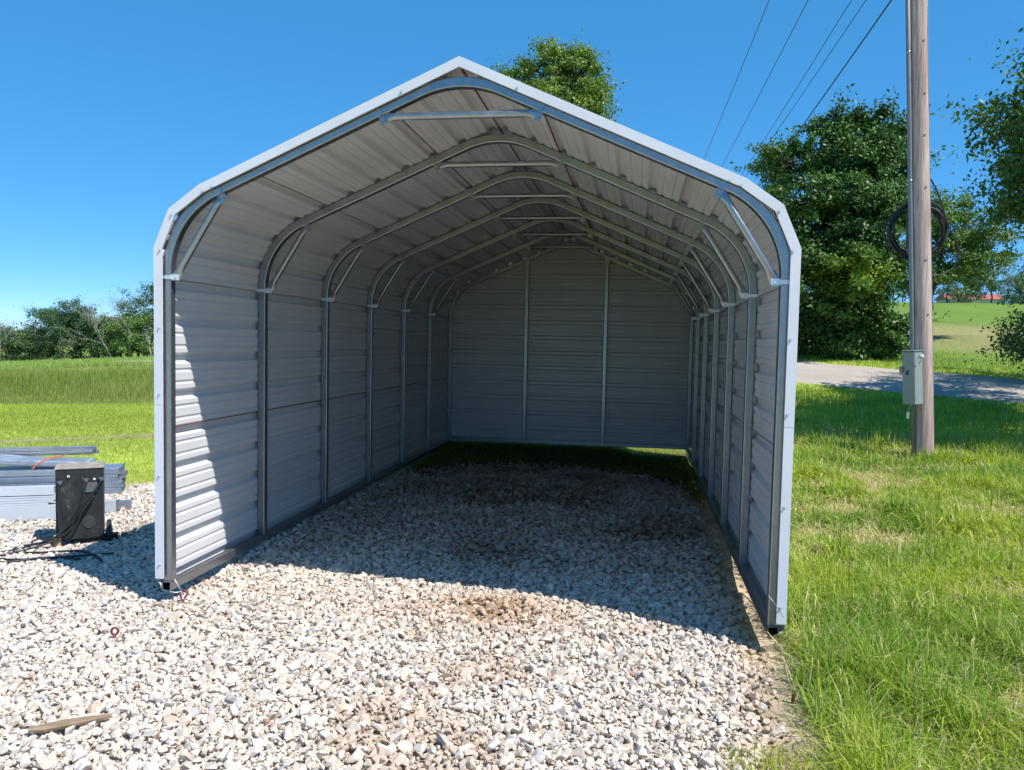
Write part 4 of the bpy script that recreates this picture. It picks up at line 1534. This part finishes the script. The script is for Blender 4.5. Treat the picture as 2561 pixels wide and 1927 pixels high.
# left tree line beyond the meadow
YL = 90.0
LTREES = [
    (-80.95, 4.6, 3.8, 'small dark shrubby tree at the left edge of the far tree line', (0.035, 0.075, 0.028), (0.07, 0.12, 0.04)),
    (-79.14, 4.2, 3.2, 'low dull green tree second from left in the far tree line', (0.045, 0.085, 0.04), (0.085, 0.13, 0.05)),
    (-77.05, 7.6, 4.6, 'broad dark green tree, biggest of the far tree line', (0.024, 0.062, 0.028), (0.06, 0.115, 0.04)),
    (-71.52, 8.0, 4.2, 'dark tree with ragged top left of the leaning dead tree', (0.024, 0.058, 0.028), (0.055, 0.105, 0.04)),
    (-69.16, 5.6, 4.0, 'mid green tree below the leaning dead branches', (0.05, 0.10, 0.03), (0.095, 0.16, 0.04)),
    (-66.85, 6.2, 4.2, 'grey-green feathery tree with pale trunk in the far tree line', (0.075, 0.12, 0.05), (0.13, 0.18, 0.07)),
    (-62.01, 6.0, 3.6, 'yellowish green tree in the far tree line near the carport', (0.06, 0.12, 0.025), (0.11, 0.18, 0.04)),
    (-60.54, 10.2, 4.6, 'tall dark tree rising beside the left front edge of the carport', (0.022, 0.058, 0.024), (0.055, 0.11, 0.035)),
]
for k, (x, h, w, lab, c0, c1) in enumerate(LTREES):
    y = YL + (k % 3) * 1.6
    z = float(H(x, y))
    tree('far_tree', lab, (x, y), [((x - w * 0.35, y, z + h * 0.66), (w * 0.62, w * 0.5, h * 0.2), 34), ((x + w * 0.4, y, z + h * 0.58), (w * 0.58, w * 0.5, h * 0.22), 34), ((x, y, z + h * 0.84), (w * 0.42, w * 0.45, h * 0.12), 22),
                                   ((x, y - 0.6, z + h * 0.26), (w * 0.95, w * 0.5, h * 0.24), 34)],
         (x, y, z + h * 0.75), 0.18, 0.22, 110, tuple(np.array(c0) * 1.5 + 0.005), tuple(np.array(c1) * 1.6 + 0.01), 60 + k, 'trees in the far tree line', cl_sig=0.42)  # colours raised so the haze over these trees is painted in


def dead_tree(x, h, lean, label, seed, depth=4, y=YL - 2.5, spread=0.5, r0=0.05):
    r = np.random.default_rng(seed)
    z = float(H(x, y))
    root = empty('dead_tree', (x, y, z), label, 'tree', 'bare dead trees in the far tree line')
    mb = MB()

    def grow(p, d, L, rad, lev):
        q = p + d * L
        mid = p.lerp(q, 0.5) + Vector(r.normal(size=3)) * L * 0.05
        mb.tube([p, mid, q], [rad, rad * 0.8, rad * 0.62], 5)
        if lev >= depth: return
        for _ in range(2 + (r.random() < 0.75) + (lev == 0) * 2):
            nd_ = (d + Vector(r.normal(size=3)) * spread + Vector((lean * 0.2, 0, 0.12))).normalized()
            grow(p.lerp(q, 0.55 + 0.45 * r.random()), nd_, L * (0.58 + 0.2 * r.random()), rad * 0.6, lev + 1)

    grow(Vector((x, y, z - 0.1)), Vector((lean, 0, 1)).normalized(), h * 0.42, r0, 0)
    mb.build('trunk', M['deadwood'], root, True)


dead_tree(-64.03, 8.2, -0.62, 'leaning pale dead tree with fanned bare branches over the far tree line', 3, 5, spread=0.34)
dead_tree(-61.6, 8.6, 0.05, 'upright pale dead tree with fine bare twigs right of the leaning one', 4, 5, spread=0.42)
dead_tree(-80.04, 7.0, -0.1, 'bare tree with thin twigs at the very left edge', 5, 5, spread=0.45)
dead_tree(-58.74, 3.9, -0.08, 'short pale forked snag close to the carport edge', 6, 2, spread=0.25, r0=0.09)


# ------------------------------------------------------------------ grass
def blades(name, P, Hh, Wd, colr, label, r, lean=0.5, seg=2, parent=None, kind='stuff'):
    n = len(P)
    a = r.random(n) * 6.283
    d = np.stack([np.cos(a), np.sin(a), np.zeros(n)], -1)
    b = np.stack([-np.sin(a), np.cos(a), np.zeros(n)], -1)
    le = (np.abs(r.normal(size=n)) * lean)[:, None]
    Hh, Wd = Hh[:, None], Wd[:, None]
    up = np.array([0, 0, 1.0])
    # blade curve: base, middle, tip
    c1 = P + (up * 0.62 + d * le * 0.32) * Hh * 0.75
    nrmv = 1.0 / np.sqrt(1 + (le * 0.8) ** 2)
    c2 = P + (up * (1 - 0.28 * np.minimum(le, 1.6)) + d * le * 0.95) * Hh * nrmv
    if seg == 2:
        V = np.stack([P - b * Wd / 2, P + b * Wd / 2, c1 - b * Wd * 0.38, c1 + b * Wd * 0.38, c2], 1).reshape(-1, 3)
        i = np.arange(n)[:, None] * 5
        T = np.concatenate([i + np.array([[0, 1, 3]]), i + np.array([[0, 3, 2]]), i + np.array([[2, 3, 4]])])
        cr = np.repeat(colr, 5, axis=0)
    else:
        V = np.stack([P - b * Wd / 2, P + b * Wd / 2, c2], 1).reshape(-1, 3)
        i = np.arange(n)[:, None] * 3
        T = i + np.array([[0, 1, 2]])
        cr = np.repeat(colr, 3, axis=0)
    o = obj(name, mesh_np(name, V, tris=T, col=cr), M['grass'], parent)
    return tag(o, label, 'grass' if kind == 'stuff' else None, kind=kind)


def scatter(x0, x1, y0, y1, n, r, mx=0.1, my=0.1):
    x, y = x0 + (x1 - x0) * r.random(n), y0 + (y1 - y0) * r.random(n)
    z = H(x, y)
    k = seen(x, y, z, mx, my)
    return x[k], y[k], z[k]


def tufted(x, y, r, s):
    """pull points towards tuft centres"""
    cx, cy = (np.floor(x / s) + 0.5) * s, (np.floor(y / s) + 0.5) * s
    jx, jy = vnoise(cx * 7.3, cy * 5.1, 0.37) - 0.5, vnoise(cx * 4.7 + 9, cy * 8.3, 0.37) - 0.5
    k = 0.55 * r.random(len(x))
    return x + (cx + jx * s - x) * k, y + (cy + jy * s - y) * k


G1, G2, G3 = np.array([0.17, 0.30, 0.03]), np.array([0.42, 0.49, 0.05]), np.array([0.62, 0.55, 0.26])


def grass_cols(x, y, r, straw, lush=0.0):
    n = len(x)
    m = np.clip(fnoise(x, y, 0.9) * 2.0 - 0.5 + 0.5 * (r.random(n) - 0.5), 0, 1)[:, None]
    c = G1 * (1 - m) + G2 * m
    dead = (r.random(n) < straw)[:, None]
    c = np.where(dead, G3 * (0.7 + 0.5 * r.random((n, 1))), c)
    return c * (0.75 + 0.5 * r.random((n, 1)))


r = np.random.default_rng(21)
# lawn right of the carport, near part
x, y, z = scatter(3.3, 10.5, -2.2, 9.6, 640000, r)
x, y = tufted(x, y, r, 0.11)
d2 = np.hypot(x - CAM[0], y - CAM[1])
den = np.clip(np.where(d2 < 5, 1.0, 5 / d2), 0.35, 1) * (1 - 0.66 * bare(x, y))
sdg = poly_dist(x, y)
wall = ((x > 3.74) | (y < -0.15)) & (np.hypot(x - 3.63, (y + 0.12) * 0.8) > 0.17)
den *= np.clip(-(sdg + 0.01) * 9, 0, 1) * wall * np.where(x < 3.66, 0.2, 1)
k = r.random(len(x)) < den * 0.72
x, y, d2 = x[k], y[k], d2[k]
z = H(x, y) - 0.012
bb = bare(x, y)
edge_t = np.exp(-((sdg[k] + 0.22) / 0.14) ** 2)
hh = (0.09 + 0.12 * smooth01(0.5, 0.62, fnoise(x - 7, y + 3, 0.45)) + 0.20 * np.clip(fnoise(x + 5, y, 0.6) - 0.2, 0, 1) + 0.07 * edge_t * (y < 1)) * (0.45 + 0.95 * r.random(len(x))) * (1 - 0.35 * bb)
hh += 0.22 * smooth01(6.9, 8.6, y) * r.random(len(x)) ** 2 * (fnoise(x, y, 0.5) > 0.42)
blades('lawn_grass', np.stack([x, y, z], -1), hh, (0.0038 + 0.0045 * r.random(len(x))) * np.clip(d2 / 4.5, 0.8, 2.0), grass_cols(x, y, r, 0.13 + 0.5 * bb), 'patchy sunlit lawn grass right of the carport', r, 1.45 + 0.9 * bb)
print('lawn', len(x))
# dry stalks lying in it
xs_, ys_, zs_ = scatter(3.7, 8.5, -1.9, 7.5, 42000, r)
k = (poly_dist(xs_, ys_) < -0.05) & ((xs_ > 3.76) | (ys_ < -0.2)) & (r.random(len(xs_)) < 0.25 + 0.5 * bare(xs_, ys_))
xs_, ys_, zs_ = xs_[k], ys_[k], zs_[k]
blades('dry_stalks', np.stack([xs_, ys_, zs_ + 0.012 + 0.03 * r.random(len(xs_))], -1), 0.05 + 0.09 * r.random(len(xs_)), np.full(len(xs_), 0.0042), np.array([0.66, 0.57, 0.31]) * (0.6 + 0.55 * r.random((len(xs_), 1))), 'pale dry grass stalks lying in the lawn', r, 4.0)
# longer shaded grass between pole and road
x, y, z = scatter(4.0, 24, 9.0, 27.5, 92000, r, 0.06, 0.06)
k = (np.abs((y - road_mid(x)) * nrm[1]) > 3.75) & (y < road_mid(x))
x, y, z = x[k], y[k], z[k]
hh = (0.12 + 0.14 * fnoise(x, y, 1.1)) * (0.5 + 0.8 * r.random(len(x))) * (1 - 0.6 * smooth01(-6.5, -4, (y - road_mid(x)) * nrm[1]))
dd = np.hypot(x - CAM[0], y - CAM[1])
blades('verge_grass', np.stack([x, y, z - 0.015], -1), hh, 0.0095 * np.clip(dd / 14, 0.8, 2), grass_cols(x, y, r, 0.08), 'long shaded grass between the pole and the road', r, 0.5)
# verge beyond the road
x, y, z = scatter(4, 40, 24, 44, 90000, r, 0.06, 0.06)
off_ = (y - road_mid(x)) * nrm[1]
k = (off_ > 3.6) & (r.random(len(x)) < np.exp(-(off_ - 3.6) / 4.0))
x, y, z = x[k], y[k], z[k]
blades('road_verge_grass', np.stack([x, y, z - 0.02], -1), (0.12 + 0.2 * fnoise(x, y, 1.6)) * (0.4 + 0.8 * r.random(len(x))), np.full(len(x), 0.03), grass_cols(x, y, r, 0.1), 'tufted grass along the far side of the road', r, 0.45, seg=1)
# mown lawn left of the carport
x, y, z = scatter(-15, -0.6, 1.8, 14.5, 210000, r, 0.05, 0.05)
mead = y - 0.45 * (x + 11)
k = (poly_dist(x, y) < 0.0) & (mead < 11.3) & (x < -0.1)
x, y = x[k], y[k]
dl_ = np.abs((y - 5.76) - (x + 6.36) * 0.9) / 1.34
k = (dl_ > 0.17) | (r.random(len(x)) < 0.3)
x, y = x[k], y[k]
z = H(x, y)
dd = np.hypot(x - CAM[0], y - CAM[1])
lc = np.array([0.36, 0.43, 0.075]) * (0.65 + 0.5 * fnoise(x, y, 1.7)[:, None] + 0.3 * r.random((len(x), 1)))
blades('mown_grass', np.stack([x, y, z - 0.01], -1), (0.045 + 0.03 * r.random(len(x))), 0.007 * np.clip(dd / 9, 0.8, 2), lc, 'bright short mown lawn left of the carport', r, 0.6, seg=1)
# tall uncut meadow grass
N = 215000
t = r.random(N)
yy = 8 + 82 * t ** 2.2
xx = CAM[0] + (yy - CAM[1]) * (-1.15 + 1.0 * r.random(N))
k = (yy - 0.45 * (xx + 11) > 10.6 + 0.9 * fnoise(xx, yy, 1.4)) & seen(xx, yy, H(xx, yy), 0.04, 0.05)
x, y = xx[k], yy[k]
z = H(x, y)
dd = np.hypot(x - CAM[0], y - CAM[1])
m = np.clip(fnoise(x * 1.0, y * 0.4, 5.0) + 0.35 * (r.random(len(x)) - 0.5), 0, 1)[:, None]
mc = np.array([0.19, 0.26, 0.045]) * (1 - m) + np.array([0.33, 0.32, 0.10]) * m
far = smooth01(45, 75, dd)[:, None]
mc = mc * (1 - far) + np.array([0.32, 0.43, 0.11]) * far
mc *= (0.7 + 0.6 * r.random((len(x), 1)))
blades('meadow_grass', np.stack([x, y, z - 0.03], -1), (0.16 + 0.34 * fnoise(x, y, 2.4)) * (0.4 + 0.8 * r.random(len(x))) * (0.45 + 0.55 * smooth01(10.6, 16, y - 0.45 * (x + 11))), 0.010 * np.clip(dd / 16, 0.9, 4), mc, 'tall uncut meadow grass between lawn and far trees', r, 0.6, seg=1)
# turf under the back of the carport and along the walls
x, y, z = scatter(-1.2, 4.4, -0.2, 10.5, 120000, r)
sdb = poly_dist(x, y)
k = (sdb < -0.03) & ((y > 3.2) | ((x > 3.40) & (x < 3.64) & (y > 0.35))) & (np.abs(x - XI) > 0.05) & (np.abs(x - (W_ - XI)) > 0.05)
k &= (y > 3.2) | (r.random(len(x)) < 0.55)
x, y, z = x[k], y[k], z[k]
blades('shaded_grass', np.stack([x, y, z - 0.01], -1), (0.04 + 0.05 * fnoise(x, y, 0.7)) * (0.5 + 0.8 * r.random(len(x))), 0.006 + 0.003 * r.random(len(x)), grass_cols(x, y, r, 0.1) * np.where((y < 7.35) & (x > 0) & (x < 3.66), 0.5, 1.0)[:, None], 'grass growing through under the back of the carport', r, 0.7, seg=1)  # blades within the carport outline darkened to paint in its shade
# sprigs in the gravel at the right front corner
x, y, z = scatter(3.0, 3.7, -1.8, -0.15, 9000, r)
k = (r.random(len(x)) < 0.75 * smooth01(0.58, 0.72, fnoise(x + 2, y + 1, 0.35)) * smooth01(3.05, 3.5, x))
x, y, z = x[k], y[k], z[k]
blades('edge_sprigs', np.stack([x, y, z - 0.01], -1), 0.05 + 0.06 * r.random(len(x)), 0.003 + 0.002 * r.random(len(x)), grass_cols(x, y, r, 0.25), 'sparse grass sprigs at the gravel edge near the right foot', r, 0.8)
